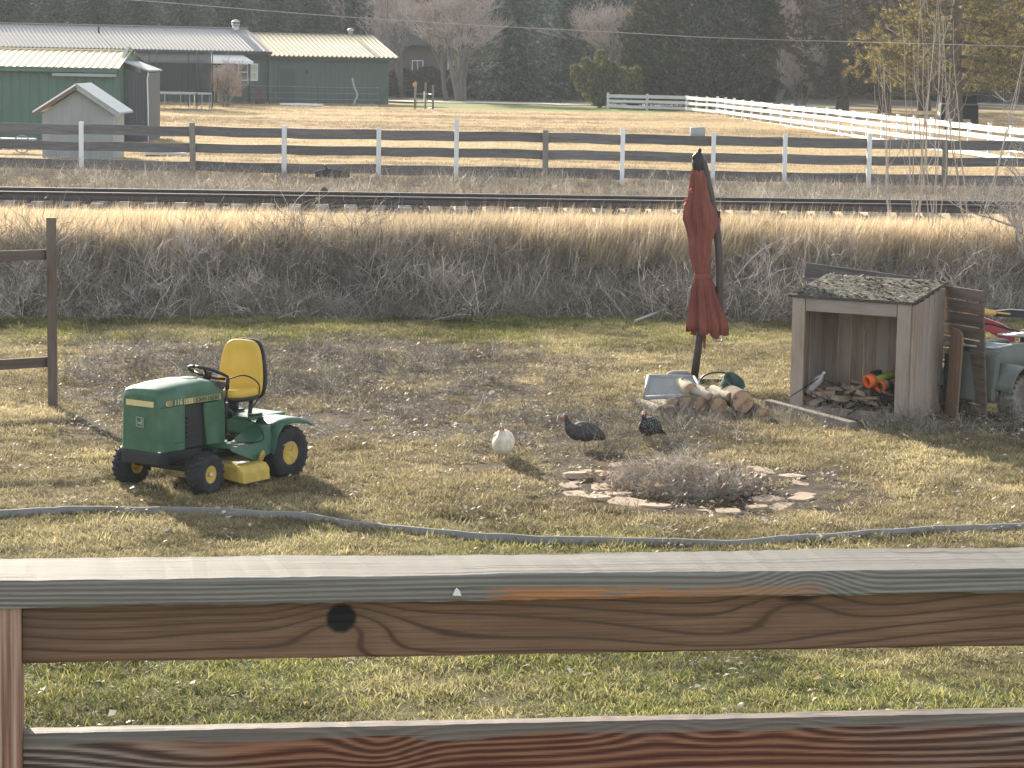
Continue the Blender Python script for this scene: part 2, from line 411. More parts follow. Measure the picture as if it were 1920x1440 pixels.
colr = lerp(colr, np.array([.10, .088, .075]), sstep((Y - rail_y(X) + 1.6) / .6) * (1 - sstep((Y - rail_y(X) - 3) / 1.0)))
nz = fbm(X * .06, Y * .55, 51, 4); fieldc = lerp(np.broadcast_to(np.array([.35, .255, .12]), (len(X), 3)), np.array([.28, .19, .085]), sstep((nz - .45) / .2))
colr = lerp(colr, np.array([.17, .135, .075]), sstep((Y - rail_y(X) - 3) / 1.0) * (1 - sstep((Y - 66) / 3)))
colr = lerp(colr, fieldc, sstep((Y - 65) / 3))
gg = sstep((Y - 143 + (fbm(X * .3, Y * .3, 55, 3) - .5) * 14) / 5) * sstep((X + 8) / 3) * (1 - sstep((X - 10) / 3))
colr = lerp(colr, np.array([.19, .22, .07]), gg * .9)
colr = lerp(colr, np.array([.10, .085, .06]), sstep((Y - 172) / 6))
ca = gm.color_attributes.new('cover', 'FLOAT_COLOR', 'POINT'); ca.data.foreach_set('color', np.concatenate([colr, np.ones((len(X), 1))], 1).astype(np.float32).ravel())
b = NB('ground_cover'); at = b.n('Attribute', attribute_name='cover').outputs['Color']; v = b.coords()
n1 = b.noise(v, 9, 6, .7); n2 = b.noise(b.mapping(v, (.35, 1.4, 1)), 2.2, 5, .65)
f = b.m('ADD', b.m('MULTIPLY', n1, .6), b.m('MULTIPLY', n2, .4))
col = b.mix(1.0, at, b.ramp(f, [(.3, .55), (.5, 1.0), (.72, 1.45)]), 'MULTIPLY')
gm.materials.append(b.done(b.principled(col, .95, 0, .1, b.bump(f, .8, .05))))
gobj = bpy.data.objects.new('ground', gm); COL.objects.link(gobj); gobj['kind'] = 'structure'; gobj['label'] = 'winter lawn, overgrown bank and mown straw field in one stretch of ground'

# driveway strip in front of the far house
dm = MB(); pts = [(-9.5, 163.5), (-4, 163), (2, 163.5), (7, 164.5), (12, 167)]
for (x0, y0), (x1, y1) in zip(pts, pts[1:]):
    dm.add([gz(x0, y0, .06), gz(x1, y1, .06), gz(x1, y1 + 5, .06), gz(x0, y0 + 5, .06)], [(0, 1, 2, 3)])
dr = dm.build('driveway', mat('pale_gravel', (.50, .46, .42), .9, .2, 3)); dr['kind'] = 'structure'; dr['label'] = 'pale gravel driveway before the far brick house'

# ------------------------------------------------------------------ grasses and weeds
M_GRASS = leafmat('lawn_blades', [(0, (.32, .26, .135)), (.4, (.44, .365, .20)), (.72, (.57, .49, .30)), (.88, (.20, .155, .095)), (1, (.74, .67, .48))], .45,
                  [(0, (.10, .13, .035)), (.45, (.19, .21, .06)), (.75, (.31, .29, .095)), (1, (.46, .38, .16))])
M_TALL = leafmat('tall_dry_grass', [(0, (.40, .30, .18)), (.4, (.55, .435, .28)), (.75, (.68, .57, .40)), (1, (.47, .35, .215))], .45, [(0, (.30, .245, .18)), (1, (.46, .39, .295))])
M_WEED = leafmat('dry_weed_stalks', [(0, (.28, .24, .195)), (.5, (.45, .395, .33)), (.85, (.64, .58, .50)), (1, (.80, .75, .66))], .25, [(0, (.19, .16, .13)), (1, (.38, .335, .27))])
M_CHIP = leafmat('leaf_litter', [(0, (.17, .12, .075)), (.45, (.30, .23, .15)), (.78, (.46, .38, .27)), (.9, (.60, .53, .42)), (1, (.74, .69, .60))], .25)
P_GRASS = [blades(100 + i, 44, .13, .025, .075, .0062, .9, .7, M_GRASS, flat=.55) for i in range(7)]
P_TALL = [blades(200 + i, 46, .17, .30, .74, .0085, .30, .42, M_TALL, comb=(.30, .02)) for i in range(6)]
P_DROOP = [blades(230 + i, 46, .20, .25, .60, .009, .75, .85, M_WEED, flat=.3) for i in range(5)]
P_STALK = [stalks(300 + i, 9, .22, .22, .55, .0042, M_WEED, flat=.6) for i in range(7)]
P_STUB = [blades(260 + i, 50, .30, .04, .12, .012, .8, .4, M_TALL, flat=.5) for i in range(4)]
def chip(seed):
    r = random.Random(seed); mb = MB()
    for i in range(6):
        c = Vector((r.uniform(-.12, .12), r.uniform(-.12, .12), r.uniform(.005, .04))); a = r.uniform(0, 6.28); l = r.uniform(.012, .030); w = l * r.uniform(.35, .8)
        d = Vector((math.cos(a), math.sin(a), r.uniform(-.4, .4))); s_ = Vector((-math.sin(a), math.cos(a), r.uniform(-.5, .5)))
        mb.add([c - d * l, c + s_ * w + Vector((0, 0, .006)), c + d * l, c - s_ * w + Vector((0, 0, .006))], [(0, 1, 3), (1, 2, 3)])
    me = bpy.data.meshes.new('chips'); me.from_pydata(mb.v, [], mb.f); me.materials.append(M_CHIP); return me
P_CHIP = [chip(i) for i in range(6)]
RS = np.random.RandomState(11)
def fan(n, y0, y1, marg=1.4, k=.215, p=1.0):
    """random spots over the wedge of ground in view and a little beyond"""
    out = []
    while sum(len(o) for o in out) < n:
        y = y0 + (y1 - y0) * RS.rand(n * 2); wmax = y1 * k + marg; x = (RS.rand(n * 2) * 2 - 1) * wmax
        ok = np.abs(x) < y * k + marg; out.append(np.stack([x[ok], y[ok]], 1))
    return np.concatenate(out)[:n]
def place(name, xy, protos, smin, smax, tilt=.15, tint=None, val=None, label=None, lift=0.0, yaw=True, fixed=None):
    n = len(xy); z = H(xy[:, 0], xy[:, 1]) + lift
    rot = np.stack([(RS.rand(n) - .5) * 2 * tilt, (RS.rand(n) - .5) * 2 * tilt, RS.rand(n) * 6.283 if yaw else (RS.rand(n) - .5) * 1.2], 1)
    sc = smin + (smax - smin) * RS.rand(n)
    if fixed is not None: sc = sc * fixed
    return scatter(name, np.stack([xy[:, 0], xy[:, 1], z], 1), rot, sc, RS.randint(0, len(protos), n), protos, tint, val, label)
# lawn
xy = fan(40000, 12.6, 40.6); g_, s_ = masks(xy[:, 0], xy[:, 1]); ring = np.sqrt((xy[:, 0] - 1.72) ** 2 + (xy[:, 1] - 24.0) ** 2)
ok = (xy[:, 1] < edge_y(xy[:, 0]) + .25) & (RS.rand(len(xy)) > s_ * .80) & ((ring > 1.3) | (RS.rand(len(xy)) < .12))
xy, g_, s_ = xy[ok], g_[ok], s_[ok]
tn = np.clip(g_ + (RS.rand(len(xy)) - .5) * .35 + (RS.rand(len(xy)) < .05) * .5, 0, 1)
vl = np.clip(.12 + 1.45 * fbm(xy[:, 0] * 1.2, xy[:, 1] * 1.2, 71, 3) + (RS.rand(len(xy)) - .5) * .65 - s_ * .18, .3, 1.45)
fx = np.clip(.75 + .55 * fbm(xy[:, 0] * .8, xy[:, 1] * .8, 73, 3), .6, 1.3) * (1 - .25 * s_)
place('grass', xy, P_GRASS, .75, 1.25, .2, tn, vl, 'patchy winter lawn of straw and olive green blades', fixed=fx)
# leaf and chip litter, thickest on the scratched soil
xy = fan(9000, 12.8, 36.5); g_, s_ = masks(xy[:, 0], xy[:, 1]); cl = fbm(xy[:, 0] * 1.3, xy[:, 1] * 1.3, 77, 3)
ok = RS.rand(len(xy)) < np.clip(.15 + .62 * s_ + .5 * sstep((cl - .52) / .15), 0, 1) * (.45 + .55 * (xy[:, 1] > 20)); xy = xy[ok]
place('leaf_litter', xy, P_CHIP, .6, 1.25, .3, label='pale fallen leaves and wood chips strewn on the lawn')
# dry stalks on the scratched soil patch
xy = fan(9000, 24.0, 37.0); g_, s_ = masks(xy[:, 0], xy[:, 1]); cl = fbm(xy[:, 0] * .9, xy[:, 1] * .7, 79, 3)
ok = (RS.rand(len(xy)) < s_ * (.15 + .85 * sstep((cl - .42) / .15))) & (xy[:, 1] > 25.4)
xy = xy[ok]; place('dry_weeds', xy, P_STALK, .22, .70, .9, (RS.rand(len(xy)) < .55) * 1.0, np.clip(.35 + RS.rand(len(xy)) ** 2 * 1.0, .3, 1.3), 'pale dry weed stalks on the bare soil patch')
# dry weeds crowding the log pile and the shelter
n = 420; x = np.concatenate([1.3 + 1.9 * RS.rand(n // 2), 3.0 + 2.6 * RS.rand(n // 2)]); y = np.concatenate([28.3 + 1.6 * RS.rand(n // 2), 27.9 + 1.5 * RS.rand(n // 2)]); ok = ~((x > 3.15) & (y > 29.35 - .55 * (x - 3.2)))
xy = np.stack([x, y], 1)[ok]; place('yard_weeds', xy, P_STALK + P_DROOP, .18, .42, .8, RS.rand(len(xy)) * .7, .5 + .8 * RS.rand(len(xy)), 'dry weeds and stalks round the log pile and shelter')
# the bank: tangle of weeds in its own shade
def bankspots(n, a, b_):
    x = (RS.rand(n) * 2 - 1) * 11.5; return np.stack([x, edge_y(x) + a + (b_ - a) * RS.rand(n)], 1)
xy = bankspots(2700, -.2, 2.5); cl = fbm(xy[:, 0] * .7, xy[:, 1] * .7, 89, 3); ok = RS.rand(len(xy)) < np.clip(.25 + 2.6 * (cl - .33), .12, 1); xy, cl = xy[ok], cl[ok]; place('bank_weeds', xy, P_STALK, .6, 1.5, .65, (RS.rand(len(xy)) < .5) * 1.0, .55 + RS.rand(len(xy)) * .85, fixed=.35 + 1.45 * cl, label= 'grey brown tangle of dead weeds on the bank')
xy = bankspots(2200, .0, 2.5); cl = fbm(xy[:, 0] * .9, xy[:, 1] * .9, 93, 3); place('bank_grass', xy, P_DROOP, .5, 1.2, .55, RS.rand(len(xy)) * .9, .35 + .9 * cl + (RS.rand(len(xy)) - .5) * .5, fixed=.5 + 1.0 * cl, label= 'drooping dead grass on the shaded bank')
xy = bankspots(260, -.25, .25); place('frosted_weeds', xy, P_STALK, .25, .6, .6, None, np.full(len(xy), 1.35), 'pale dry weeds along the foot of the bank')
# golden grass between bank and railway
n = 7600; x = (RS.rand(n) * 2 - 1) * 13; e = edge_y(x); r_ = rail_y(x); t = RS.rand(n); y = e + 1.75 + (r_ - .65 - e - 1.75) * t
cl = fbm(x * .35, y * .35, 83, 3); ok = RS.rand(n) < np.clip(1.15 - .75 * sstep((t - .72) / .25) - .35 * (cl < .42), .12, 1)
x, y, t, cl = x[ok], y[ok], t[ok], cl[ok]; hs = np.clip((1.12 - 1.15 * t) * (.55 + .9 * cl) * (.8 + .2 * sstep(t / .12)), .17, 1.15)
place('tall_grass', np.stack([x, y], 1), P_TALL, .75, 1.15, .18, np.clip(.45 - 2.5 * t, 0, .4), .62 + .75 * fbm(x * .5, y * .5, 85, 3) + (RS.rand(len(x)) - .5) * .4, 'tall golden dry grass in front of the railway', yaw=False, fixed=hs)
# verge between railway and board fence
n = 4200; x = (RS.rand(n) * 2 - 1) * 17; y = rail_y(x) + 1.9 + (68.6 - rail_y(x) - 1.9) * RS.rand(n); ok = np.abs(x) < y * .215 + 2; x, y = x[ok], y[ok]
cl = fbm(x * .3, y * .3, 87, 3)
place('verge_weeds', np.stack([x, y], 1), P_STALK + P_DROOP, .45, 1.05, .5, (RS.rand(len(x)) < .55) * .9, np.clip(.6 + 1.0 * (cl - .25), .45, 1.3), 'dry weeds and low scrub between railway and board fence', fixed=np.clip(.4 + 1.1 * cl, .4, 1.2))
xy = np.stack([x, y], 1)[: 2600]; place('verge_grass', xy, P_STUB, .8, 1.5, .2, (RS.rand(len(xy)) < .4) * .8, .6 + RS.rand(len(xy)) * .5, 'short dry grass on the verge')
# field stubble
n = 15000; y = 67 + 88 * RS.rand(n) ** .8; x = (RS.rand(n) * 2 - 1) * 38; ok = (np.abs(x) < y * .215 + 2) & ~((y > 141 + 3 * fbm(x * .4, y * .4, 55, 2)) & (x > -8) & (x < 9.5)); x, y = x[ok], y[ok]
rows = fbm(x * .06, y * .55, 51, 4); vl = np.clip(1.02 - 1.2 * sstep((rows - .45) / .2) * .45 + (RS.rand(len(x)) - .5) * .25, .5, 1.3)
place('field_stubble', np.stack([x, y], 1), P_STUB, .7, 1.25, .1, None, vl, 'mown straw stubble in rows across the field', fixed=np.clip(.6 + .8 * rows, .6, 1.3))

# ------------------------------------------------------------------ railway
M_RAIL = mat('rusty_rail', (.075, .06, .055), .55, .3, 12, bump=.15, metal=.0, spec=.35); M_RTOP = mat('worn_rail_head', (.42, .40, .38), .35, .15, 10, bump=0, metal=.8, spec=.6)
M_SLEEP = woodmat('sleeper_wood', (.30, .26, .21), (.58, .52, .44), 'Y', .8, .85, .5)
tr = thing('railway_track', 'single railway track running level behind the golden grass', 'railway track', gz(0, 49.5))
z0 = 1.16
def railprof(): return [(-.07, 0), (.07, 0), (.07, .014), (.018, .034), (.011, .11), (.034, .128), (.036, .162), (-.036, .162), (-.034, .128), (-.011, .11), (-.018, .034), (-.07, .014)]
for off in (0.0, 1.51):
    mb = MB(); L = 19
    rings = [[Vector((x_, .07 * x_ + off + q, z0 - tr.location.z + w)) for q, w in railprof()] for x_ in np.linspace(-L, L, 40)]
    mb.loft(rings, 0, True, True, False)
    tops = [[Vector((x_, .07 * x_ + off + q, z0 - tr.location.z + .1645)) for q in (-.03, .03)] for x_ in np.linspace(-L, L, 40)]
    o = mb.build('rail', [M_RAIL], tr)
    mt = MB(); mt.loft(tops, 0, False, False, False); mt.build('rail_head', M_RTOP, o)
sm = MB().box((0, 0, -.08), (.23, 2.55, .16)).mesh('sleeper', M_SLEEP)
r0 = Vector((0, 0, 0))
for i in range(-34, 35):
    x_ = i * .535 + R.uniform(-.03, .03)
    o = put('sleeper', sm, tr, .012, Vector((x_, .07 * x_ + .755 + R.uniform(-.06, .06), z0 - tr.location.z - .004 + R.uniform(-.006, .0))), (R.uniform(-.01, .01), R.uniform(-.02, .02), .07 + R.uniform(-.03, .03)))
M_STONE = mat('ballast_stone', (.20, .18, .16), .9, .4, 20, bump=.3)
def stone(seed):
    mb = MB(); mb.ico((0, 0, 0), (.035, .03, .024), sub=1, jit=.25, rnd=random.Random(seed), smooth=False); return mb.mesh('stone', M_STONE)
n = 3600; x = (RS.rand(n) * 2 - 1) * 13; y = rail_y(x) - .75 + RS.rand(n) * 3.2
scatter('ballast_gravel', np.stack([x, y, H(x, y) - .01 + .04 * RS.rand(n)], 1), RS.rand(n, 3) * 6.28, .7 + RS.rand(n) * .9, RS.randint(0, 4, n), [stone(i) for i in range(4)], label='grey ballast stones between the sleepers')

# ------------------------------------------------------------------ board fence along the railway
M_FB = woodmat('weathered_fence_board', (.10, .093, .092), (.25, .235, .228), 'X', .8, .85, .5, stain=.35); M_FB_TOP = None
M_WP = mat('white_painted_post', (.74, .74, .72), .7, .12, 5, (1, 1, .3)); M_GP = woodmat('grey_round_post', (.14, .125, .11), (.33, .30, .27), 'Z', .8, .9, .5)
YF = 66.7
fn = thing('board_fence', 'weathered dark three board fence with white and grey posts beyond the railway', 'fence', gz(0, YF))
posts = [(-60, 'w', 222), (154, 'w', 228), (362, 'g', 230), (534, 'w', 236), (711, 'w', 239), (857, 'w', 222), (1023, 'g', 244), (1168, 'w', 240), (1338, 'w', 248), (1472, 'w', 251), (1630, 'w', 250), (1771, 'd', 262), (1965, 'g', 250), (2140, 'w', 255)]
pw = []
zl = fn.location.z
for px, k, yt in posts:
    top = on_y(px, yt, YF); x_ = top.x; zb = Hs(x_, YF) - .3; mb = MB()
    if k == 'w': mb.box((0, 0, (top.z + zb) / 2), (.115, .115, top.z - zb), None); m_ = M_WP; nm = 'post'
    else:
        mb.tube([(0, 0, zb), (.01, 0, (zb + top.z) / 2), (R.uniform(-.02, .02), 0, top.z)], [.085, .08, .075], 10); m_ = M_GP
    mb.build('post', m_, fn, .006, Vector((x_, -.06 - .058, -zl)), (R.uniform(-.01, .01), 0, R.uniform(-.1, .1)), {'w': 'white painted square post', 'g': 'round grey wooden post', 'd': 'dark round wooden post'}[k] if px in (154, 362, 1771) else None)
    pw.append(x_)
for row, (za, zb) in enumerate([(248, 266.5), (280, 297.5), (313.5, 332.5)]):
    for i in range(len(pw) - 1):
        xa, xb = pw[i], pw[i + 1]; pa, pb = posts[i][0], posts[i + 1][0]
        def zz(px, yy): return on_y(px, yy + .0182 * (px - 960), YF).z
        z1a, z1b = zz(pa, za), zz(pb, za); h = (zz(960, za) - zz(960, zb)) * R.uniform(.95, 1.05)
        j = R.uniform(-.02, .02); mb = MB()
        L = xb - xa + .10; k = 7; top = []; rings = []
        for q in range(k):
            t = q / (k - 1); zc = (1 - t) * z1a + t * z1b + j * (t - .5) + .012 * math.sin(t * 5 + i) - z1a; hh = h * (1 + R.uniform(-.03, .03))
            X_ = -L / 2 + L * t
            rings.append([Vector((X_, -.019, zc)), Vector((X_, .019, zc)), Vector((X_, .019, zc - hh)), Vector((X_, -.019, zc - hh))])
        mb.loft(rings, 0, True, True, False)
        mb.build('board', M_FB, fn, .004, Vector(((xa + xb) / 2, .03 + .041 * (i % 2) * 0 + (.0405 if i % 2 else 0), z1a - zl)))

# ------------------------------------------------------------------ white paddock fence
M_WF = woodmat('white_fence_paint', (.62, .62, .60), (.82, .82, .80), 'X', .6, .6, .2, stain=.08)
M_WFS = woodmat('old_white_fence_paint', (.42, .43, .44), (.66, .66, .66), 'X', .6, .7, .3, stain=.15)  # same white paint, its colour greyed for the unlit run past the bend
wf = thing('paddock_fence', 'white painted four rail fence slanting away to a corner at the field', 'fence', gz(12, 110))
nodes = []
NE, BE, CE, EE = Vector((16.55, 82.6)), Vector((11.05, 143.0)), Vector((9.8, 150)), Vector((5.3, 152.5))
def seglist(a, b_, step):
    n = max(1, round((b_ - a).length / step)); return [a.lerp(b_, i / n) for i in range(n)]
line = seglist(NE, BE, 2.6) + seglist(BE, CE, 2.5) + seglist(CE, EE, 2.45) + [EE]
wl = wf.location
def wz(p): return Hs(p.x, p.y)
for i, p in enumerate(line):
    b_ = wz(p); tp = 2.08 + R.uniform(-.02, .05) if p.y > 90 else 2.10
    q = line[min(i + 1, len(line) - 1)] - line[max(0, i - 1)]
    MB().box((0, 0, (tp + b_ - .3) / 2), (.12, .12, tp - b_ + .3)).build('post', M_WF if p.y < 146 else M_WFS, wf, .008, Vector((p.x + .085, p.y, 0)) - wl, (0, 0, math.atan2(q.y, q.x)))
for i in range(len(line) - 1):
    p, q = line[i], line[i + 1]; old = p.y > 142  # old marks the run drawn in the shade-greyed paint
    d = (q - p).normalized(); nrm = Vector((d.y, -d.x)) * (-1)
    if nrm.x > 0 and not old: nrm = -nrm
    if old and nrm.y > 0: nrm = -nrm
    c = (p + q) / 2; L = (q - p).length
    for j, zt in enumerate((2.035, 1.72, 1.40, 1.09)):
        hh = .20 if j == 0 else .165
        z_ = zt - hh / 2 + R.uniform(-.012, .012) + (.0 if not old else -.02)
        MB().box((0, 0, 0), (L - .004, .036, hh)).build('rail', M_WFS if old else M_WF, wf, .004, Vector((c.x + .0, c.y, z_)) - wl, (0, R.uniform(-.003, .003), math.atan2(d.y, d.x)))
# ------------------------------------------------------------------ trees
M_BARK = mat('conifer_bark', (.11, .085, .065), .95, .35, 9, (1, 1, .3), .6, .03); M_BARKG = mat('grey_bark', (.17, .15, .135), .95, .35, 9, (1, 1, .3), .6, .03)
M_SPRUCE = leafmat('spruce_needles', [(0, (.020, .033, .028)), (.5, (.034, .052, .043)), (.85, (.060, .082, .066)), (1, (.11, .13, .095))], .2, rough=.8, spec=.06)
M_BLUE = leafmat('blue_spruce_needles', [(0, (.035, .057, .050)), (.5, (.062, .092, .080)), (.85, (.115, .145, .12)), (1, (.21, .22, .15))], .25, rough=.8, spec=.06)
M_PINE = leafmat('pine_needles', [(0, (.075, .063, .024)), (.5, (.16, .132, .05)), (.85, (.27, .222, .088)), (1, (.40, .33, .14))], .5, rough=.8, spec=.06)
M_BROWN = leafmat('shaded_pine_needles', [(0, (.045, .034, .028)), (.5, (.08, .06, .046)), (.85, (.135, .104, .075)), (1, (.22, .17, .12))], .35, rough=.8, spec=.06)  # brown carries the pines' shaded side and pinkish flare in the colour
M_JUN = leafmat('juniper_scales', [(0, (.018, .025, .018)), (.5, (.032, .042, .028)), (.85, (.058, .064, .04)), (1, (.15, .12, .065))], .2, rough=.8, spec=.06)
M_ARB = leafmat('arborvitae_sprays', [(0, (.07, .075, .03)), (.5, (.12, .12, .045)), (.85, (.20, .185, .07)), (1, (.30, .25, .11))], .35, rough=.8, spec=.06)
M_TWIG = leafmat('bare_twigs', [(0, (.24, .195, .17)), (.5, (.36, .30, .27)), (1, (.52, .45, .40))], .0, rough=.85)
M_TWIGP = leafmat('pale_bare_twigs', [(0, (.28, .24, .21)), (.5, (.42, .37, .33)), (1, (.58, .52, .46))], .0, rough=.8)
def np_mesh(name, V, F4, m):
    me = bpy.data.meshes.new(name); V = np.asarray(V, np.float32).reshape(-1, 3); F4 = np.asarray(F4, np.int32)
    me.vertices.add(len(V)); me.vertices.foreach_set('co', V.ravel()); me.loops.add(F4.size); me.loops.foreach_set('vertex_index', F4.ravel())
    k = F4.shape[1]; me.polygons.add(len(F4)); me.polygons.foreach_set('loop_start', np.arange(len(F4), dtype=np.int32) * k); me.polygons.foreach_set('loop_total', np.full(len(F4), k, np.int32))
    me.materials.append(m); me.update(calc_edges=True); return me
def kites(P, D, L, Wd, r, bendz=-.12):
    """n small kite shaped sprays at P pointing along D"""
    n = len(P); D = D / np.maximum(np.linalg.norm(D, axis=1, keepdims=True), 1e-6)
    q = r.randn(n, 3); s = np.cross(D, q); s /= np.maximum(np.linalg.norm(s, axis=1, keepdims=True), 1e-6)
    L = L[:, None]; Wd = Wd[:, None]; z = np.array([0, 0, 1.0])
    V = np.stack([P, P + D * L * .45 + s * Wd, P + D * L + z * bendz * L, P + D * L * .45 - s * Wd], 1)
    F = (np.arange(n) * 4)[:, None] + np.arange(4)[None]
    return V.reshape(-1, 3), F
def trunk_mesh(name, h, r0, m, lean=(0, 0), n=9, seed=0, limbs=None):
    r = random.Random(seed); mb = MB(); k = 8
    pts = [Vector((lean[0] * t + r.uniform(-.06, .06) * (0 < t < 1), lean[1] * t + r.uniform(-.06, .06) * (0 < t < 1), -.3 + (h + .3) * t)) for t in [i / k for i in range(k + 1)]]
    mb.tube(pts, [r0 * 1.35] + [r0 * (1 - .92 * i / k) for i in range(1, k + 1)], n)
    for l in (limbs or []): mb.tube(l[0], l[1], 5)
    return mb.mesh(name, m)
def spruce(seed, h, rad, m, base=.03, dens=1.0, droop=.35, spray=.42):
    r = np.random.RandomState(seed); P, D, L = [], [], []; limbs = []
    z = base * h
    while z < h * .985:
        f = 1 - z / h; rr = rad * (f ** .75) * (.8 + .4 * r.rand()); nb = int(5 + 4 * f)
        a0 = r.rand() * 6.28
        for b_ in range(nb):
            a = a0 + b_ * 6.283 / nb + (r.rand() - .5) * .5; ln = rr * (.65 + .5 * r.rand()); d = np.array([math.cos(a), math.sin(a)])
            k = max(3, int(ln / .16 * dens)); t = (np.arange(k) + .5 + (r.rand(k) - .5)) / k; t = np.clip(t, .08, 1)
            zz = z - droop * ln * t + .28 * ln * t ** 3 + .05 * r.randn(k)
            p = np.stack([d[0] * ln * t, d[1] * ln * t, zz], 1)
            if f > .3 and b_ % 2 == 0: limbs.append(([Vector((0, 0, z)), Vector(p[k // 2]), Vector(p[-1])], [.05 * f + .01, .03 * f + .008, .006]))
            for s_ in (-1, 1, 0):
                dd = np.stack([d[0] * .7 - s_ * d[1] * .8 + .25 * r.randn(k), d[1] * .7 + s_ * d[0] * .8 + .25 * r.randn(k), -.35 + .25 * r.randn(k)], 1)
                P.append(p + .05 * r.randn(k, 3)); D.append(dd); L.append((spray * (.5 + .7 * r.rand(k))) * (1.1 - .4 * t))
        z += .34 * (.8 + .4 * r.rand()) * (1.15 - .4 * (1 - f)) / dens ** .5
    P, D, L = np.concatenate(P), np.concatenate(D), np.concatenate(L)
    V, F = kites(P, D, L, L * .22, r)
    return trunk_mesh('trunk', h * .97, .02 * h + .05, M_BARK, seed=seed, limbs=limbs), np_mesh('crown', V, F, m)
def pine(seed, h, rad, m, base=.12, ntuft=2600, tuft=.27):
    """open pine: limbs that end in brushy tufts"""
    r = np.random.RandomState(seed); limbs = []; C = []; AX = []
    z = base * h
    while z < h * .97:
        f = 1 - z / h; nb = 4 + int(3 * f); a0 = r.rand() * 6.28
        for b_ in range(nb):
            a = a0 + b_ * 6.283 / nb + (r.rand() - .5) * .6; ln = rad * (f ** .55) * (.55 + .6 * r.rand()); d = np.array([math.cos(a), math.sin(a), 0])
            p0 = np.array([0, 0, z]); e = p0 + d * ln + np.array([0, 0, .18 * ln + .1 * r.randn()]); mid = p0 + d * ln * .5 - np.array([0, 0, .06 * ln])
            limbs.append(([Vector(p0), Vector(mid), Vector(e)], [.035 + .05 * f, .03 + .02 * f, .012]))
            k = max(4, int(ln * 9))
            for q in range(k):
                t = .25 + .75 * math.sqrt(r.rand()); c = p0 * (1 - t) ** 2 + 2 * t * (1 - t) * mid + t * t * e
                sw = (1 - abs(t - .75)) * .40 * ln * .6
                c = c + np.array([-d[1], d[0], 0]) * r.randn() * sw * .6 + np.array([0, 0, abs(r.randn()) * .28 - .05]); C.append(c); AX.append(d * .6 + np.array([0, 0, .7]) + .35 * r.randn(3))
        z += (.42 + .2 * r.rand())
    C = np.array(C); AX = np.array(AX)
    if len(C) > ntuft: s = r.choice(len(C), ntuft, False); C, AX = C[s], AX[s]
    k = 17; n = len(C)
    P = np.repeat(C, k, 0); D = np.repeat(AX, k, 0) + .75 * r.randn(n * k, 3); L = tuft * (.6 + .6 * r.rand(n * k))
    V, F = kites(P, D, L, L * .07, r, .02)
    return trunk_mesh('trunk', h * .95, .022 * h + .06, M_BARK, seed=seed, limbs=limbs), np_mesh('crown', V, F, m)
def roundtree(seed, h, rad, m, n=15000, base=.06, spray=.36, power=.55):
    r = np.random.RandomState(seed); z = base + (1 - base) * r.rand(n) ** 1.1; a = r.rand(n) * 6.283
    prof = rad * np.sqrt(np.clip(1 - ((z - .38) / .64) ** 2, 0.02, 1)) * (1 - .25 * sstep((z - .7) / .3))
    lump = .78 + .40 * fbm(a * 1.6 + 10, z * 6, seed, 3) * 1.0; lump = lump * (1 - .10 * np.cos(a * 5 + seed))
    rr = prof * lump * (.55 + .45 * r.rand(n) ** .45)
    P = np.stack([rr * np.cos(a), rr * np.sin(a), z * h], 1) + .06 * r.randn(n, 3)
    D = np.stack([np.cos(a), np.sin(a), .5 + 0 * a], 1) + .55 * r.randn(n, 3); L = spray * (.5 + .8 * r.rand(n))
    V, F = kites(P, D, L, L * .22, r, .05)
    limbs = []
    for i in range(9):
        b_ = r.rand() * 6.28; q = rad * .6; limbs.append(([Vector((0, 0, .2 + .1 * i * h * .5)), Vector((q * .5 * math.cos(b_), q * .5 * math.sin(b_), .5 + .08 * i * h)), Vector((q * math.cos(b_), q * math.sin(b_), 1.2 + .09 * i * h))], [.10, .06, .02]))
    return trunk_mesh('trunk', h * .9, .26, M_BARK, seed=seed, limbs=limbs), np_mesh('crown', V, F, m)
def arbor(seed, h, rad, m, n=9000, stems=9):
    """a clump of upright plumes fanning out from one foot"""
    r = np.random.RandomState(seed); Ps, Ds, Ls = [], [], []; limbs = []
    for s in range(stems):
        a = r.rand() * 6.28; out = rad * (.35 + .65 * r.rand()) if s else 0; hh = h * (.68 + .32 * r.rand()) * (1 - .18 * out / rad)
        k = n // stems; t = r.rand(k) ** .85; cx = out * np.cos(a) * t ** .8; cy = out * np.sin(a) * t ** .8; wid = .42 * rad * np.sin(np.clip(t * .93 + .07, 0, 1) * math.pi) ** .7 * .75 + .04
        b_ = r.rand(k) * 6.283; q = wid * np.sqrt(r.rand(k))
        Ps.append(np.stack([cx + q * np.cos(b_), cy + q * np.sin(b_), .1 + t * hh], 1)); Ds.append(np.stack([.5 * np.cos(b_), .5 * np.sin(b_), 1.0 + 0 * b_], 1) + .3 * r.randn(k, 3)); Ls.append(.26 * (.5 + .8 * r.rand(k)))
        limbs.append(([Vector((0, 0, 0)), Vector((out * math.cos(a) * .5, out * math.sin(a) * .5, hh * .45)), Vector((out * math.cos(a) * .95, out * math.sin(a) * .95, hh * .9))], [.05, .035, .01]))
    P, D, L = np.concatenate(Ps), np.concatenate(Ds), np.concatenate(Ls); V, F = kites(P, D, L, L * .24, r, .0)
    return trunk_mesh('trunk', h * .6, .07, M_BARK, seed=seed, limbs=limbs), np_mesh('crown', V, F, m)
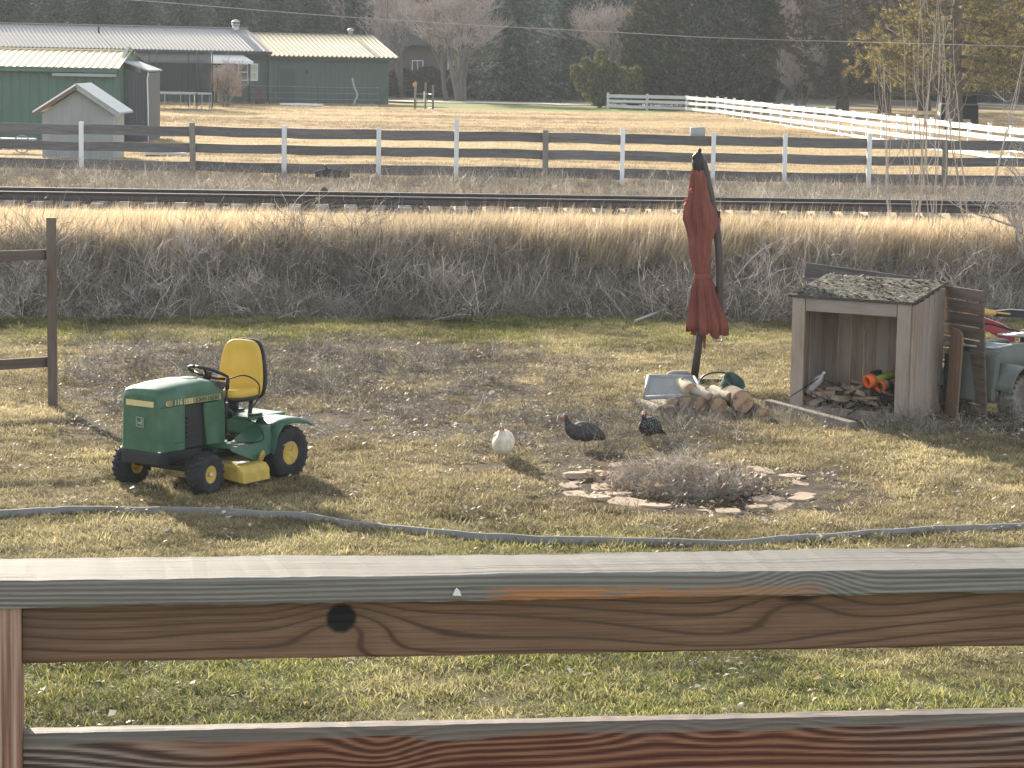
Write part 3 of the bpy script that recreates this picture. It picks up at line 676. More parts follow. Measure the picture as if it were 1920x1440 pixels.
def bare(seed, h, r0, spread=.55, levels=5, up=.25, split=3, m_t=None, m_c=None, first=.24, thin=.62, forks=1, min_r=.006, fine=1.0):
    """leafless tree: trunk and limbs as one part, the twigs as another"""
    r = random.Random(seed); tb, cb = MB(), MB()
    def grow(p, d, L, w, lev):
        k = 4 if lev < 2 else 3; pts = [p]; rad = [w]
        for i in range(k):
            d = (d + Vector((r.uniform(-1, 1), r.uniform(-1, 1), r.uniform(-.6, .9) + up * .4)) * .16).normalized(); p = p + d * L / k; pts.append(p); rad.append(max(min_r * .5, w * (1 - .45 * (i + 1) / k)))
        if lev <= 1: tb.tube(pts, rad, 7, caps=lev == 0)
        elif lev <= 2: tb.tube(pts, rad, 4, caps=False)
        else: cb.tube(pts, rad, 3, caps=False, smooth=False)
        if lev >= levels: return
        nb = split + (1 if r.random() < .5 else 0) + (2 if lev >= 2 else 0)
        for j in range(nb):
            t = r.uniform(.35, 1) if j else 1.0; q = pts[min(k, max(1, round(t * k)))]; w2 = rad[min(k, max(1, round(t * k)))]
            s = Vector((r.uniform(-1, 1), r.uniform(-1, 1), r.uniform(-.3, .6)))
            dd = (d * (1 - spread) + s.normalized() * spread + Vector((0, 0, up * .5))).normalized()
            grow(q, dd, L * thin * r.uniform(.75, 1.25), max(min_r, w2 * r.uniform(.55, .75)), lev + 1)
    for f in range(forks):
        a = r.uniform(0, 6.28); o = Vector((math.cos(a), math.sin(a), 0)) * (.0 if forks == 1 else .12)
        grow(Vector((o.x, o.y, -.2)), (Vector((0, 0, 1)) + o * (2.0 if forks > 1 else .3)).normalized(), h * first, r0 * (1 if forks == 1 else .7), 0)
    return tb.mesh('trunk', m_t or M_BARKG), cb.mesh('crown', m_c or M_TWIG)
def tree(name, meshes, loc, label, s=1.0, rz=0.0, cat='tree', group=None, sx=None):
    t = thing(name, label, cat, loc, rz, group); t.scale = (sx or s, sx or s, s)
    put('trunk', meshes[0], t); put('crown', meshes[1], t); return t

SPR = [spruce(1, 13, 3.6, M_SPRUCE), spruce(2, 12, 3.2, M_SPRUCE, droop=.25), spruce(3, 14, 4.0, M_SPRUCE, droop=.45)]
BLU = [spruce(5, 12, 4.2, M_BLUE, base=.02, dens=1.15, droop=.42), spruce(6, 12, 3.6, M_BLUE, base=.03, dens=1.1, droop=.3)]
PIN = [pine(11, 12, 4.6, M_PINE, base=.14, ntuft=3200), pine(12, 11, 4.2, M_BROWN, base=.10, ntuft=3000)]
JUN = roundtree(21, 9.5, 4.6, M_JUN, 22000); JUN2 = roundtree(22, 8, 3.2, M_BROWN, 12000)
ARB = [arbor(31, 3.4, 1.7, M_ARB, 9000, 10), arbor(33, 2.6, 1.3, M_ARB, 6000, 7)]
BARE = [bare(41, 9, .20, forks=3, levels=5, up=.2, split=3), bare(43, 8, .16, forks=2, levels=5, up=.35, split=3), bare(44, 7, .13, forks=4, levels=4, up=.5, split=4)]
def at(px, py_base, y): p = on_y(px, 300, y); return gz(p.x, y, -.05)
G1 = 'dark conifers behind the houses'
rr = random.Random(5)
LAB = ['%s spruce tree behind the %s']
left = [(20, 178, 0, .95, 'dark spruce directly behind the left end of the long metal roof'), (105, 190, 1, 1.05, 'dark spruce second from the left behind the long metal roof'), (185, 182, 2, .9, 'broad dark spruce above the roof vent of the long house'),
        (262, 176, 0, .8, 'grey green spruce behind the white porch roof'), (345, 188, 1, 1.0, 'dark spruce rising behind the bare shrub by the trampoline'), (425, 196, 2, 1.0, 'tall dark spruce behind where the roof turns bright'),
        (505, 200, 0, 1.05, 'dark spruce right behind the roof chimney'), (580, 192, 1, .95, 'dark spruce behind the middle of the bright corrugated roof'), (648, 198, 2, 1.0, 'dark spruce behind the right end of the bright corrugated roof'),
        (-70, 185, 1, 1.0, 'dark spruce beyond the green shed at the left edge')]
for px, y, k, s, lab in left: tree('spruce_tree', SPR[k], at(px, 0, y), lab, s, rr.uniform(0, 6.28), group=G1, sx=s * 1.15)
mid = [(958, 180, BLU[0], 1.0, 'blue spruce_tree', 'blue green spruce with drooping boughs beside the bare pinkish tree'), (1062, 188, BLU[1], 1.05, 'b', 'blue green spruce behind the clipped evergreen clump'),
       (1010, 204, SPR[2], 1.0, 'b', 'dark spruce between the two blue green spruces'), (1130, 205, SPR[0], 1.0, 'b', 'dark spruce behind the pale leafless branches left of the big juniper')]
for px, y, k, s, nm, lab in mid: tree('spruce_tree', k, at(px, 0, y), lab, s, rr.uniform(0, 6.28), group='spruces beyond the driveway', sx=s * 1.1)
tree('juniper_tree', JUN, at(1322, 0, 160), 'huge dark rounded evergreen behind the corner of the white fence', 1.0, .4, sx=1.05)
tree('juniper_tree', JUN2, at(1212, 0, 163), 'narrow brown green evergreen against the left side of the huge dark one', .95, 1.4, sx=.55)
tree('arborvitae_shrub', ARB[0], at(1122, 0, 159), 'olive clump of upright evergreen plumes left of the white fence corner', 1.0, .3, 'shrub', sx=1.15)
tree('arborvitae_shrub', ARB[1], at(1185, 0, 157), 'smaller olive evergreen clump behind the white fence corner', 1.05, 1.7, 'shrub', sx=1.0)
tree('bare_tree', BARE[0], at(868, 0, 168), 'leafless pinkish grey tree with forked trunk before the brick house', 1.75, .5, group='leafless trees by the driveway')
tree('bare_tree', BARE[1], at(838, 0, 170), 'leafless slender tree left of the forked one before the brick house', 1.6, 2.0, group='leafless trees by the driveway')
tree('bare_tree', BARE[1], at(760, 0, 186), 'leafless tree behind the right gable of the long house', 1.9, 4.0, group='leafless trees by the driveway')
tree('bare_tree', BARE[0], at(700, 0, 200), 'leafless tree rising over the roof end cap', 1.8, 3.3, group='leafless trees by the driveway')
tree('bare_tree', BARE[0], at(1160, 0, 176), 'leafless pale tree between the blue spruces and the huge dark evergreen', 1.6, 1.3, group='leafless trees by the driveway')
tree('bare_tree', BARE[1], at(1425, 0, 165), 'leafless tree at the right side of the huge dark evergreen', 1.7, .9, group='leafless trees behind the white fence')
tree('bare_tree', BARE[2], at(1500, 0, 150), 'leafless bushy tree with pale twigs behind the white fence', 1.1, 2.5, group='leafless trees behind the white fence')
tree('bare_tree', BARE[0], at(1450, 0, 178), 'tall leafless tree above the pale bushy one behind the white fence', 1.3, 5.1, group='leafless trees behind the white fence')
tree('pine_tree', PIN[1], at(1575, 0, 150), 'brown pine with a forked trunk behind the white fence', 1.05, 1.0, group='pines behind the white fence', sx=1.2)
tree('pine_tree', PIN[1], at(1655, 0, 158), 'brown pine between the forked one and the sunlit pine', 1.1, 2.4, group='pines behind the white fence', sx=1.2)
tree('pine_tree', PIN[0], at(1785, 0, 122), 'large golden green pine, sunlit along its left side, behind the saplings', 1.12, .2, group='pines behind the white fence', sx=1.2)
tree('pine_tree', PIN[0], at(1935, 0, 132), 'golden brown pine at the far right edge', 1.05, 2.2, group='pines behind the white fence', sx=1.1)
tree('pine_tree', PIN[1], at(1730, 0, 168), 'dark brown pine behind the large sunlit pine', 1.15, 4.2, group='pines behind the white fence', sx=1.3)
tree('bare_tree', BARE[2], at(424, 0, 142), 'small leafless tree with crooked limbs between trampoline and porch panels', .72, 1.1, sx=.85)
# low scrub along the fence corner
M_SHR = stalks(900, 60, .55, .5, 1.3, .008, M_WEED, flat=.6, branch=2)
for i, (px, y, s) in enumerate([(1205, 154, 1.1), (1235, 153.5, 1.0), (1265, 153, .9), (1160, 157.5, 1.0), (1290, 152, .8)]):
    t = put('dry_shrub', M_SHR, None, loc=at(px, 0, y), rot=(0, 0, i * 1.3)); t.scale = (s, s, s)
    tag(t, ['twiggy dry shrub standing third along the white fence corner', 'twiggy dry shrub in front of the second white fence panel', 'twiggy dry shrub between the second panel and the fence bend', 'twiggy dry shrub just outside the left end post of the white fence', 'small twiggy dry shrub nearest the bend of the white fence'][i], 'shrub', 'dry shrubs along the white fence')
# a far wood closes the view
n = 420; x = (RS.rand(n) * 2 - 1) * 95; y = 212 + 110 * RS.rand(n)
P_WOOD = []
for tr_, cr in (SPR[0], SPR[2], BLU[1]):
    P_WOOD.append(cr)
scatter('far_wood', np.stack([x, y, H(x, y) - .3], 1), np.stack([0 * x, 0 * x, RS.rand(n) * 6.28], 1), np.stack([1.15 + .5 * RS.rand(n), 1.15 + .5 * RS.rand(n), 1.0 + .35 * RS.rand(n)], 1), RS.randint(0, 3, n), P_WOOD, label='dark mass of conifers filling the distance')
# saplings behind the shelter
def sapling(seed, stems, h, wide, m, n_side=5):
    r = random.Random(seed); mb, cb = MB(), MB()
    for s in range(stems):
        hh = h * r.uniform(.62, 1.0); tx, ty = r.uniform(-1, 1) * wide, r.uniform(-1, 1) * wide * .5; p0 = Vector((r.uniform(-.06, .06), r.uniform(-.06, .06), -.1)); k = 7; pts = [p0]
        for i in range(1, k + 1):
            t = i / k; pts.append(p0 + Vector((tx * t ** .8 + r.uniform(-.03, .03), ty * t ** .8 + r.uniform(-.03, .03), hh * t)))
        w = r.uniform(.009, .016); mb.tube(crom(pts, 3), [w * (1 - .72 * i / (3 * k)) for i in range(3 * k + 1)], 5, caps=False)
        for j in range(n_side):
            q = pts[r.randint(2, k - 1)]; L = r.uniform(.3, .9); d = Vector((r.uniform(-1, 1) * .6, r.uniform(-.5, .5), 1)).normalized()
            c = [q, q + d * L * .5 + Vector((d.x * .15, 0, -.03)), q + d * L + Vector((0, 0, .08))]; cb.tube(c, [.006, .0045, .0025], 3, caps=False, smooth=False)
    return mb.mesh('trunk', m), cb.mesh('twigs', m)
SAPS = [(1712, 44.5, 5, 4.5, .55, 'slim pale sapling clump, leftmost behind the wooden shelter'), (1752, 43.8, 5, 5.0, .75, 'tallest slim sapling clump behind the roof of the wooden shelter'), (1818, 44.3, 5, 4.4, .9, 'slim sapling clump leaning right above the slatted panel'), (1668, 45.2, 3, 3.9, .45, 'thin sapling clump between umbrella and shelter')]
for i, (px, y, st, h, w_, lab) in enumerate(SAPS):
    p = on_y(px, 470, y); t = thing('sapling', lab, 'sapling', gz(p.x, y), 0, 'bare saplings on the bank')
    a, b_ = sapling(60 + i, st, h, w_, M_TWIGP); put('trunk', a, t); put('twigs', b_, t)
p = on_y(1905, 470, 42.5)
tb_ = bare(77, 4.2, .05, spread=.7, levels=4, up=.35, split=3, m_t=M_TWIGP, m_c=M_TWIGP, first=.3, forks=4, min_r=.004)
tree('bare_shrub', tb_, gz(p.x + .15, 42.5), 'tangled leafless shrub at the right edge above the quad bike', 1.05, .4, 'shrub')
# dead branchy weeds standing on the bank
for i, (px, py, h, sd, lab) in enumerate([(300, 600, 1.15, 3, 'pale dead branching weed on the bank above the mower hood'), (380, 560, 1.5, 4, 'tall pale dead shrub fanning out on the bank left of centre'), (470, 600, 1.1, 5, 'pale dead weed at the bank foot left of the yellow seat'), (215, 600, .55, 6, 'small forked white dead twig at the bank foot'),
        (40, 598, 1.1, 8, 'thin dead shoot leaning on the bank by the left rail'), (835, 590, 1.2, 9, 'pale dead weed on the bank right of the yellow seat'), (1440, 560, 1.3, 10, 'pale forked dead shrub between umbrella and shelter'), (1240, 600, .8, 12, 'low dead twigs at the bank foot left of the umbrella')]):
    p = ground(px, py - 8); t = thing('dead_shrub', lab, 'shrub', p, 0, 'dead shrubs on the bank')
    tb_, cb_ = bare(500 + sd, h, .016, spread=.6, levels=3, up=.25, split=3, m_t=M_TWIGP, m_c=M_TWIGP, first=.42, thin=.66, forks=3, min_r=.004); put('trunk', tb_, t); put('twigs', cb_, t)
pts = [ground(1190, 606) + Vector((0, -.05, .04)), ground(1290, 578) + Vector((0, 0, .12)), ground(1370, 555) + Vector((0, 0, .2)), ground(1420, 548) + Vector((0, 0, .3)), ground(1455, 520) + Vector((0, 0, .3))]
tag(MB().tube(crom(pts, 5), [.022] * 8 + [.016] * 8 + [.008] * 5, 6).build('fallen_branch', M_TWIGP), 'long thin pale branch curving across the bank behind the umbrella', 'branch')
pts = [ground(1375, 548) + Vector((0, -.2, .25)), ground(1420, 505) + Vector((0, -.2, .3)), ground(1470, 480) + Vector((0, -.2, .3)), ground(1520, 492) + Vector((0, -.2, .3))]
tag(MB().tube(crom(pts, 5), [.014] * 8 + [.007] * 8, 6).build('fallen_branch', M_TWIGP), 'arched pale branch on the bank between umbrella and shelter', 'branch')
# overhead wire
wp = [on_y(x, y, 100) for x, y in [(-150, -30), (250, 0), (480, 18.5), (670, 33), (911, 48), (1164, 61), (1360, 71.5), (1668, 80), (2100, 92)]]
tag(MB().tube(crom(wp, 4), .011, 5).build('overhead_wire', mat('cable', (.45, .45, .44), .6, .1, 5, bump=0)), 'thin overhead wire crossing in front of the trees', 'wire')
# ------------------------------------------------------------------ buildings
M_ROOF = mat('shaded_roof_metal', (.25, .24, .232), .48, .14, 3, (1, .3, 1), bump=.05, metal=.15, spec=.5, rvar=.12); M_ROOF_SUN = mat('sunlit_roof_metal', (.72, .60, .36), .45, .14, 3, bump=.04, metal=.15, spec=.5)  # pale metal roofing in two colours: shade grey and sunlit cream painted in
M_GWALL = mat('dark_green_boards', (.075, .105, .092), .8, .16, 4, (1, 1, .2)); M_GSHED = mat('green_metal_cladding', (.085, .155, .122), .55, .14, 3, (1, 1, .2), spec=.4)
M_GREYW = mat('grey_ribbed_cladding', (.10, .11, .12), .6, .18, 4, (1, 1, .2)); M_WHITE = mat('white_trim', (.78, .77, .74), .6, .1, 6); M_SOFF = mat('brown_soffit', (.16, .12, .095), .8, .2, 6)
M_LGREY = mat('pale_grey_cladding', (.31, .335, .34), .6, .14, 5, (1, 1, .2)); M_GLASS = mat('dark_window_glass', (.03, .035, .04), .35, .2, 3, bump=0, spec=.7); M_CURT = mat('window_curtain', (.55, .56, .50), .8, .3, 14, bump=.2)
M_BRICK = mat('grey_brown_brick', (.155, .125, .11), .9, .3, 25, (1, 1, 3), .3); M_DARK = mat('dark_cloth', (.035, .038, .042), .9, .2, 8); M_STEEL = mat('galvanised_steel', (.45, .46, .46), .45, .15, 8, metal=.6)
M_BLACKM = mat('black_metal', (.03, .03, .032), .5, .2, 10, spec=.4); M_ORANGE = mat('plywood_sheet', (.44, .27, .14), .8, .2, 4); M_TANB = mat('tan_board', (.42, .31, .20), .8, .2, 5)
def ribroof(L, run, rise, m, pitch=.22, amp=.028, parent=None, name='roof', loc=(0, 0, 0), th=.03, shape='rib'):
    """ribbed metal sheet: x along the eave, falls from the ridge at y=run to the eave at y=0; ribs are real folds"""
    mb = MB(); xs_ = [0.0]; hs = [0.0]; x = 0
    while x < L - pitch:
        for dx, hh in ((.40, 0), (.52, amp), (.80, amp), (.92, 0)): xs_.append(x + dx * pitch); hs.append(hh)
        x += pitch
    xs_.append(L); hs.append(0)
    lo = [Vector((a, 0, h)) for a, h in zip(xs_, hs)]; up = [Vector((a, run, rise + h)) for a, h in zip(xs_, hs)]
    lob = [v - Vector((0, 0, th)) for v in lo]; upb = [v - Vector((0, 0, th)) for v in up]
    mb.loft([lob, lo, up, upb], 0, False, False, False)
    o = mb.build(name, m, parent, loc=loc); return o
def cladwall(w, h, m, parent, loc, name='wall', pitch=.30, amp=.015, rot=None, top=None):
    """vertical board or ribbed cladding facing local -y, with a back so it is a real wall; top gives the gable height function"""
    mb = MB(); xs_ = []; ds = []; x = 0
    while x < w - 1e-3:
        for dx, dd in ((0, 0), (.86, 0), (.90, amp), (.97, amp)):
            if x + dx * pitch < w: xs_.append(x + dx * pitch); ds.append(dd)
        x += pitch
    xs_.append(w); ds.append(0); hz = [(top(a) if top else h) for a in xs_]
    lo = [Vector((a, -d, 0)) for a, d in zip(xs_, ds)]; up = [Vector((a, -d, q)) for a, d, q in zip(xs_, ds, hz)]
    upb = [Vector((a, .12, q)) for a, q in zip(xs_, hz)]; lob = [Vector((a, .12, 0)) for a in xs_]
    mb.loft([lo, up, upb, lob], 0, False, False, False)
    mb.add([lo[0], up[0], upb[0], lob[0]], [(0, 1, 2, 3)]); mb.add([lo[-1], up[-1], upb[-1], lob[-1]], [(0, 1, 2, 3)])
    return mb.build(name, m, parent, loc=loc, rot=rot)
def window(parent, loc, w, h, m_pane=None, frame=None, mull=1, bar=0, fw=.06, rot=None, d=.05):
    fr = MB()
    for sx in (-1, 1): fr.box((sx * (w / 2 - fw / 2), 0, 0), (fw, d, h))
    for sz in (-1, 1): fr.box((0, 0, sz * (h / 2 - fw / 2)), (w - 2 * fw, d - .006, fw))
    for k in range(mull): fr.box((w * ((k + 1) / (mull + 1) - .5), 0, 0), (fw * .9, d - .012, h - 2 * fw))
    if bar: fr.box((0, .002, 0), (w - 2 * fw, d - .02, fw * .6))
    f = fr.build('window', frame or M_WHITE, parent, loc=loc, rot=rot)
    for k in range(mull + 1):
        cw = (w - 2 * fw) / (mull + 1)
        MB().box((-w / 2 + fw + cw * (k + .5), .012, 0), (cw * .98, .012, h - 2 * fw)).build('pane', (m_pane[k] if isinstance(m_pane, list) else m_pane) or M_GLASS, f)
    return f
# --- the long house
HR = on_y(728, 190, 157.0); ang = math.radians(23)
U = Vector((math.cos(ang), math.sin(ang), 0)); HL = 23.6
O = Vector((HR.x, 157.0, 0)) - U * HL; O.z = 1.0
house = thing('long_house', 'long low dark green house under a ribbed metal roof', 'house', O, ang)
xr = HL - 7.6                                       # the right wing starts here
cladwall(HL - xr, 2.95, M_GWALL, house, (xr, 0, 0)); cladwall(xr - .01, 3.22, M_GWALL, house, (0, .25, 0))
for x_, nm in ((.01, 'a'), (HL - .01, 'b')):
    h0 = 3.22 if x_ < 1 else 2.95; y0 = .35 if x_ < 1 else .12
    mb = MB(); mb.prism([(y0, 0), (8.3, 0), (8.3, h0), (4.2, h0 + 1.2), (y0, h0)], x_ - .06, x_ + .06, 'X'); mb.build('gable_wall', M_GWALL, house)
cladwall(HL, 2.95, M_GWALL, house, (HL, 8.35, 0), 'rear_wall', rot=(0, 0, math.pi))
ribroof(xr + .3, 4.75, 1.36, M_ROOF, .24, .045, house, 'roof', (-.4, -.55, 3.16)); ribroof(HL - xr + .5, 4.75, 1.33, M_ROOF_SUN, .30, .065, house, 'roof', (xr - .03, -.55, 2.92))
for L_, x_, z_ in ((xr + .3, -.4, 3.16 + 1.36), (HL - xr + .5, xr - .03, 2.92 + 1.33)):
    ribroof(L_, 4.75, 1.33, M_ROOF, .26, .03, house, 'rear_roof', (x_ + L_, 8.95, z_ - 1.335)).rotation_euler = (0, 0, math.pi)
    MB().box((x_ + L_ / 2, 4.2, z_ + .04), (L_ - .02, .30, .05)).build('ridge_cap', M_ROOF, house)
MB().box((xr / 2 - .1, -.45, 3.07), (xr + .28, .05, .16)).build('fascia', M_BLACKM, house); MB().box((xr + 3.95, -.45, 2.83), (7.9, .05, .16)).build('fascia', M_BLACKM, house)
ch = MB(); ch.tube([(0, 0, 0), (0, 0, .62)], .20, 12); ch.tube([(0, 0, .56), (0, 0, .66)], .25, 12); ch.lathe([(.30, .74), (.22, .82), (.02, .92)], 12)
ch.tube([(.12, .12, .6), (.14, .14, .8)], .02, 4); ch.tube([(-.14, .1, .6), (-.16, .12, .8)], .02, 4)
ch.build('chimney', M_STEEL, house, loc=(xr - .9, 3.9, 4.15))
MB().lathe([(.13, 0), (.13, .25), (.22, .30), (.22, .36), (.05, .46)], 12).build('roof_vent', M_STEEL, house, loc=(HL - 1.0, 4.2, 4.25))
MB().tube([(0, 0, 0), (0, 0, .5)], .06, 8).build('vent_pipe', M_BLACKM, house, loc=(6.3, 2.6, 3.95))
window(house, (xr - 1.25, .21, 1.92), 1.25, 1.02, [M_GLASS, M_CURT], M_WHITE, 1, 1)
dmb = MB(); dmb.box((0, 0, 1.0), (.95, .05, 2.0)); d_ = dmb.build('door', mat('dark_door', (.05, .065, .065), .7, .15, 5), house, .01, (xr + 1.15, -.03, .12))
fr = MB(); fr.box((-.53, 0, 1.03), (.10, .06, 2.1)); fr.box((.53, 0, 1.03), (.10, .06, 2.1)); fr.box((0, 0, 2.13), (1.16, .06, .10)); fr.build('door_frame', M_GWALL, d_)
MB().ico((.38, -.06, .98), .035, sub=2).build('handle', M_STEEL, d_)
lm = MB(); lm.box((0, -.10, 0), (.14, .14, .22)); lm.tube([(0, 0, .08), (0, -.12, .16)], .02, 6); lm.build('wall_lamp', M_BLACKM, house, .01, (xr + 2.35, -.02, 1.98))
pm = MB(); x0p, x1p = 7.75, 14.3
pm.add([(x0p, -2.3, 2.55), (x1p, -2.3, 2.55), (x1p, .2, 3.02), (x0p, .2, 3.02), (x0p, -2.3, 2.48), (x1p, -2.3, 2.48), (x1p, .2, 2.95), (x0p, .2, 2.95)], [(0, 1, 2, 3), (4, 7, 6, 5), (0, 4, 5, 1), (1, 5, 6, 2), (2, 6, 7, 3), (3, 7, 4, 0)])
pm.build('porch_roof', M_WHITE, house)
MB().box(((x0p + x1p) / 2, -2.33, 2.50), (x1p - x0p, .05, .17)).build('porch_fascia', M_WHITE, house)
for x_ in (x0p + .15, 10.1, 12.1, x1p - .2): MB().box((x_, -2.2, 1.22), (.11, .11, 2.46)).build('porch_post', M_BLACKM, house)
window(house, (12.95, .21, 1.95), .78, .70, M_CURT, M_WHITE, 0, 1); window(house, (8.9, .21, 1.75), 1.5, 1.1, None, M_BLACKM, 1, 0); window(house, (3.2, .21, 1.95), 1.6, .9, None, M_WHITE, 1, 0)
MB().box((0, 0, .6), (.78, .04, 1.35)).build('plywood_panel', M_ORANGE, house, loc=(13.95, .12, .55), rot=(-.06, 0, 0))
MB().box((0, 0, .55), (.5, .05, 1.0)).build('tan_panel', M_TANB, house, loc=(12.85, -.05, .1), rot=(-.05, 0, 0))
# --- green shed
sh = thing('green_shed', 'green metal shed with a pale ribbed roof, cut by the left edge', 'shed', gz(-13.75, 89))
Wd = 6.6; cladwall(Wd, 2.62, M_GSHED, sh, (-Wd, 0, -.1), pitch=.32, amp=.018)
MB().prism([(.12, -.1), (5.0, -.1), (5.0, 2.52), (2.6, 3.3), (.12, 2.52)], -.12, -.02, 'X').build('gable_wall', M_GSHED, sh)
cladwall(Wd, 2.6, M_GSHED, sh, (0, 5.1, -.1), 'rear_wall', rot=(0, 0, math.pi))
ribroof(Wd + .1, 2.95, .60, M_ROOF_SUN, .25, .022, sh, 'roof', (-Wd - .05, -.35, 2.55)); ribroof(Wd + .1, 2.9, .60, M_ROOF_SUN, .25, .022, sh, 'rear_roof', (.05, 5.45, 2.55)).rotation_euler = (0, 0, math.pi)
MB().box((-Wd / 2, -.33, 2.47), (Wd, .04, .16)).build('fascia', M_GSHED, sh); MB().box((-1.15, -.37, 2.30), (2.2, .03, .10)).build('gutter', M_LGREY, sh)
MB().box((-Wd / 2, 2.6, 3.17), (Wd + .1, .25, .05)).build('ridge_cap', M_ROOF_SUN, sh)
ln = thing('lean_to', 'dark grey ribbed lean to attached right of the green shed', 'shed', gz(-13.75, 90.2))
cladwall(.80, 2.5, M_GREYW, ln, (.02, 0, -.1), pitch=.12, amp=.02, top=lambda a: 2.62 - .22 * a); MB().prism([(.13, -.1), (3.2, -.1), (3.2, 2.4), (.13, 2.4)], .74, .80, 'X').build('side_wall', M_GREYW, ln)
mb = MB(); mb.add([(.0, -.2, 2.80), (.86, -.2, 2.50), (.86, 3.3, 2.50), (0, 3.3, 2.80), (.0, -.2, 2.75), (.86, -.2, 2.45), (.86, 3.3, 2.45), (0, 3.3, 2.75)], [(0, 1, 2, 3), (4, 7, 6, 5), (0, 4, 5, 1), (1, 5, 6, 2), (2, 6, 7, 3), (3, 7, 4, 0)]); mb.build('roof', M_LGREY, ln)
MB().tube([(.84, -.05, 2.42), (.80, -.06, 2.2), (.83, -.06, 1.2), (.84, -.06, 0)], .025, 6).build('downpipe', M_WHITE, ln)
# --- little gabled pump house
ph = thing('pump_house', 'little pale grey gabled hut with white roof edge in front of the green shed', 'hut', gz(on_y(146, 290, 76).x, 76.0))
hw = 1.05; cladwall(2 * hw, 1.35, M_LGREY, ph, (-hw, 0, -.1), pitch=.075, amp=.012, top=lambda a: 1.42 + (1 - abs(a - hw) / hw) * .68)
for s in (-1, 1): MB().prism([(.12, -.1), (2.3, -.1), (2.3, 1.36), (.12, 1.36)], s * hw - .03 * s, s * (hw - .09), 'X').build('side_wall', M_LGREY, ph)
MB().prism([(-hw + .1, -.1), (hw - .1, -.1), (hw - .1, 1.34), (0, 1.98), (-hw + .1, 1.34)], 2.2, 2.3, 'Y').build('rear_wall', M_LGREY, ph)
for s in (-1, 1):
    a, b_ = Vector((0, 0, 2.16)), Vector((s * 1.28, 0, 1.33)); th = Vector((0, 0, .055))
    mb = MB(); vs = [Vector((p_.x, y_, p_.z)) + q for y_ in (-.3, 2.45) for p_ in (a, b_) for q in (Vector(), th)]
    mb.add(vs, [(0, 1, 3, 2), (4, 6, 7, 5), (1, 5, 7, 3), (0, 2, 6, 4), (2, 3, 7, 6), (0, 4, 5, 1)]); mb.build('roof', M_WHITE if s < 0 else M_LGREY, ph, .005)  # white sheets both sides; shade on the right slope painted as grey
    mb = MB(); mb.beam(a + Vector((0, -.27, -.055)), b_ + Vector((0, -.27, -.055)), .03, .11); mb.build('barge_board', M_SOFF if s < 0 else M_LGREY, ph)
# --- brick house behind the bare trees
bh = thing('brick_house', 'grey brown brick house with white framed windows behind bare trees', 'house', gz(-10.2, 190))
cladwall(11.5, 4.0, M_BRICK, bh, (0, 0, -.2), pitch=3.0, amp=.0); MB().box((5.75, 3.2, 1.9), (11.4, 6.0, 4.0)).build('rear_body', M_BRICK, bh)
rm = MB(); rm.add([(-.6, -.7, 3.75), (12.1, -.7, 3.75), (11.0, 3.2, 5.6), (.5, 3.2, 5.6), (-.6, 7, 3.75), (12.1, 7, 3.75)], [(0, 1, 2, 3), (4, 3, 2, 5), (0, 3, 4), (1, 5, 2), (0, 4, 5, 1)]); rm.build('roof', mat('dark_shingles', (.08, .07, .065), .9, .25, 8), bh)
for px in (783, 850, 914):
    q = on_y(px, 125, 190).x + 10.2; window(bh, (q, -.06, 2.05), .85, 1.25, None, M_WHITE, 1, 0, .07)
for i, px in enumerate((752, 800, 846, 890, 935, 980, 1020)):
    s_ = 1.0 + .2 * R.random(); t = put('clipped_hedge', JUN2[1], None, loc=at(px, 0, 186.5), rot=(0, 0, i)); t.scale = (.45 * s_, .35, .24 * s_); tag(t, 'dark low shrub under the windows of the brick house' if False else ['dark low shrub at the left corner of the brick house', 'dark low shrub right under the first window of the brick house', 'dark low shrub under the second window of the brick house', 'dark low shrub behind the forked bare trunk', 'dark low shrub right of the third window of the brick house', 'dark low shrub under the blue green spruce boughs', 'dark low shrub farthest right in the row by the brick house'][i], 'shrub', 'dark shrubs along the brick house')

# ------------------------------------------------------------------ yard things beyond the fence
tp = thing('trampoline', 'round trampoline with black safety net beside the green shed', 'trampoline', gz(on_y(324, 200, 134).x, 134.0))
rt, zt = 2.0, .82
ringp = [Vector((rt * math.cos(a), rt * math.sin(a), zt)) for a in np.linspace(0, 2 * math.pi, 41)]
MB().tube(ringp, .035, 6).build('ring', M_STEEL, tp); MB().lathe([(0.01, zt - .03), (rt - .25, zt - .03), (rt - .25, zt - .045), (.01, zt - .045)], 36).build('mat', M_DARK, tp)
MB().lathe([(rt - .3, zt + .01), (rt + .03, zt + .045), (rt + .03, zt + .02), (rt - .3, zt - .01)], 36).build('spring_pad', M_LGREY, tp)
b = NB('safety_net'); vo = b.coords(); wv = b.n('TexVoronoi'); b.set(wv.inputs['Vector'], vo); wv.inputs['Scale'].default_value = 60
p_ = b.principled((.03, .035, .04), .9); tr_ = b.n('BsdfTransparent'); mx = b.n('MixShader'); mx.inputs[0].default_value = .62; b.t.links.new(tr_.outputs[0], mx.inputs[1]); b.t.links.new(p_, mx.inputs[2]); M_NET = b.done(mx.outputs[0])
MB().lathe([(rt - .02, zt + .05), (rt + .0, zt + 1.0), (rt - .02, zt + 2.15)], 36, close=True).build('net', M_NET, tp)
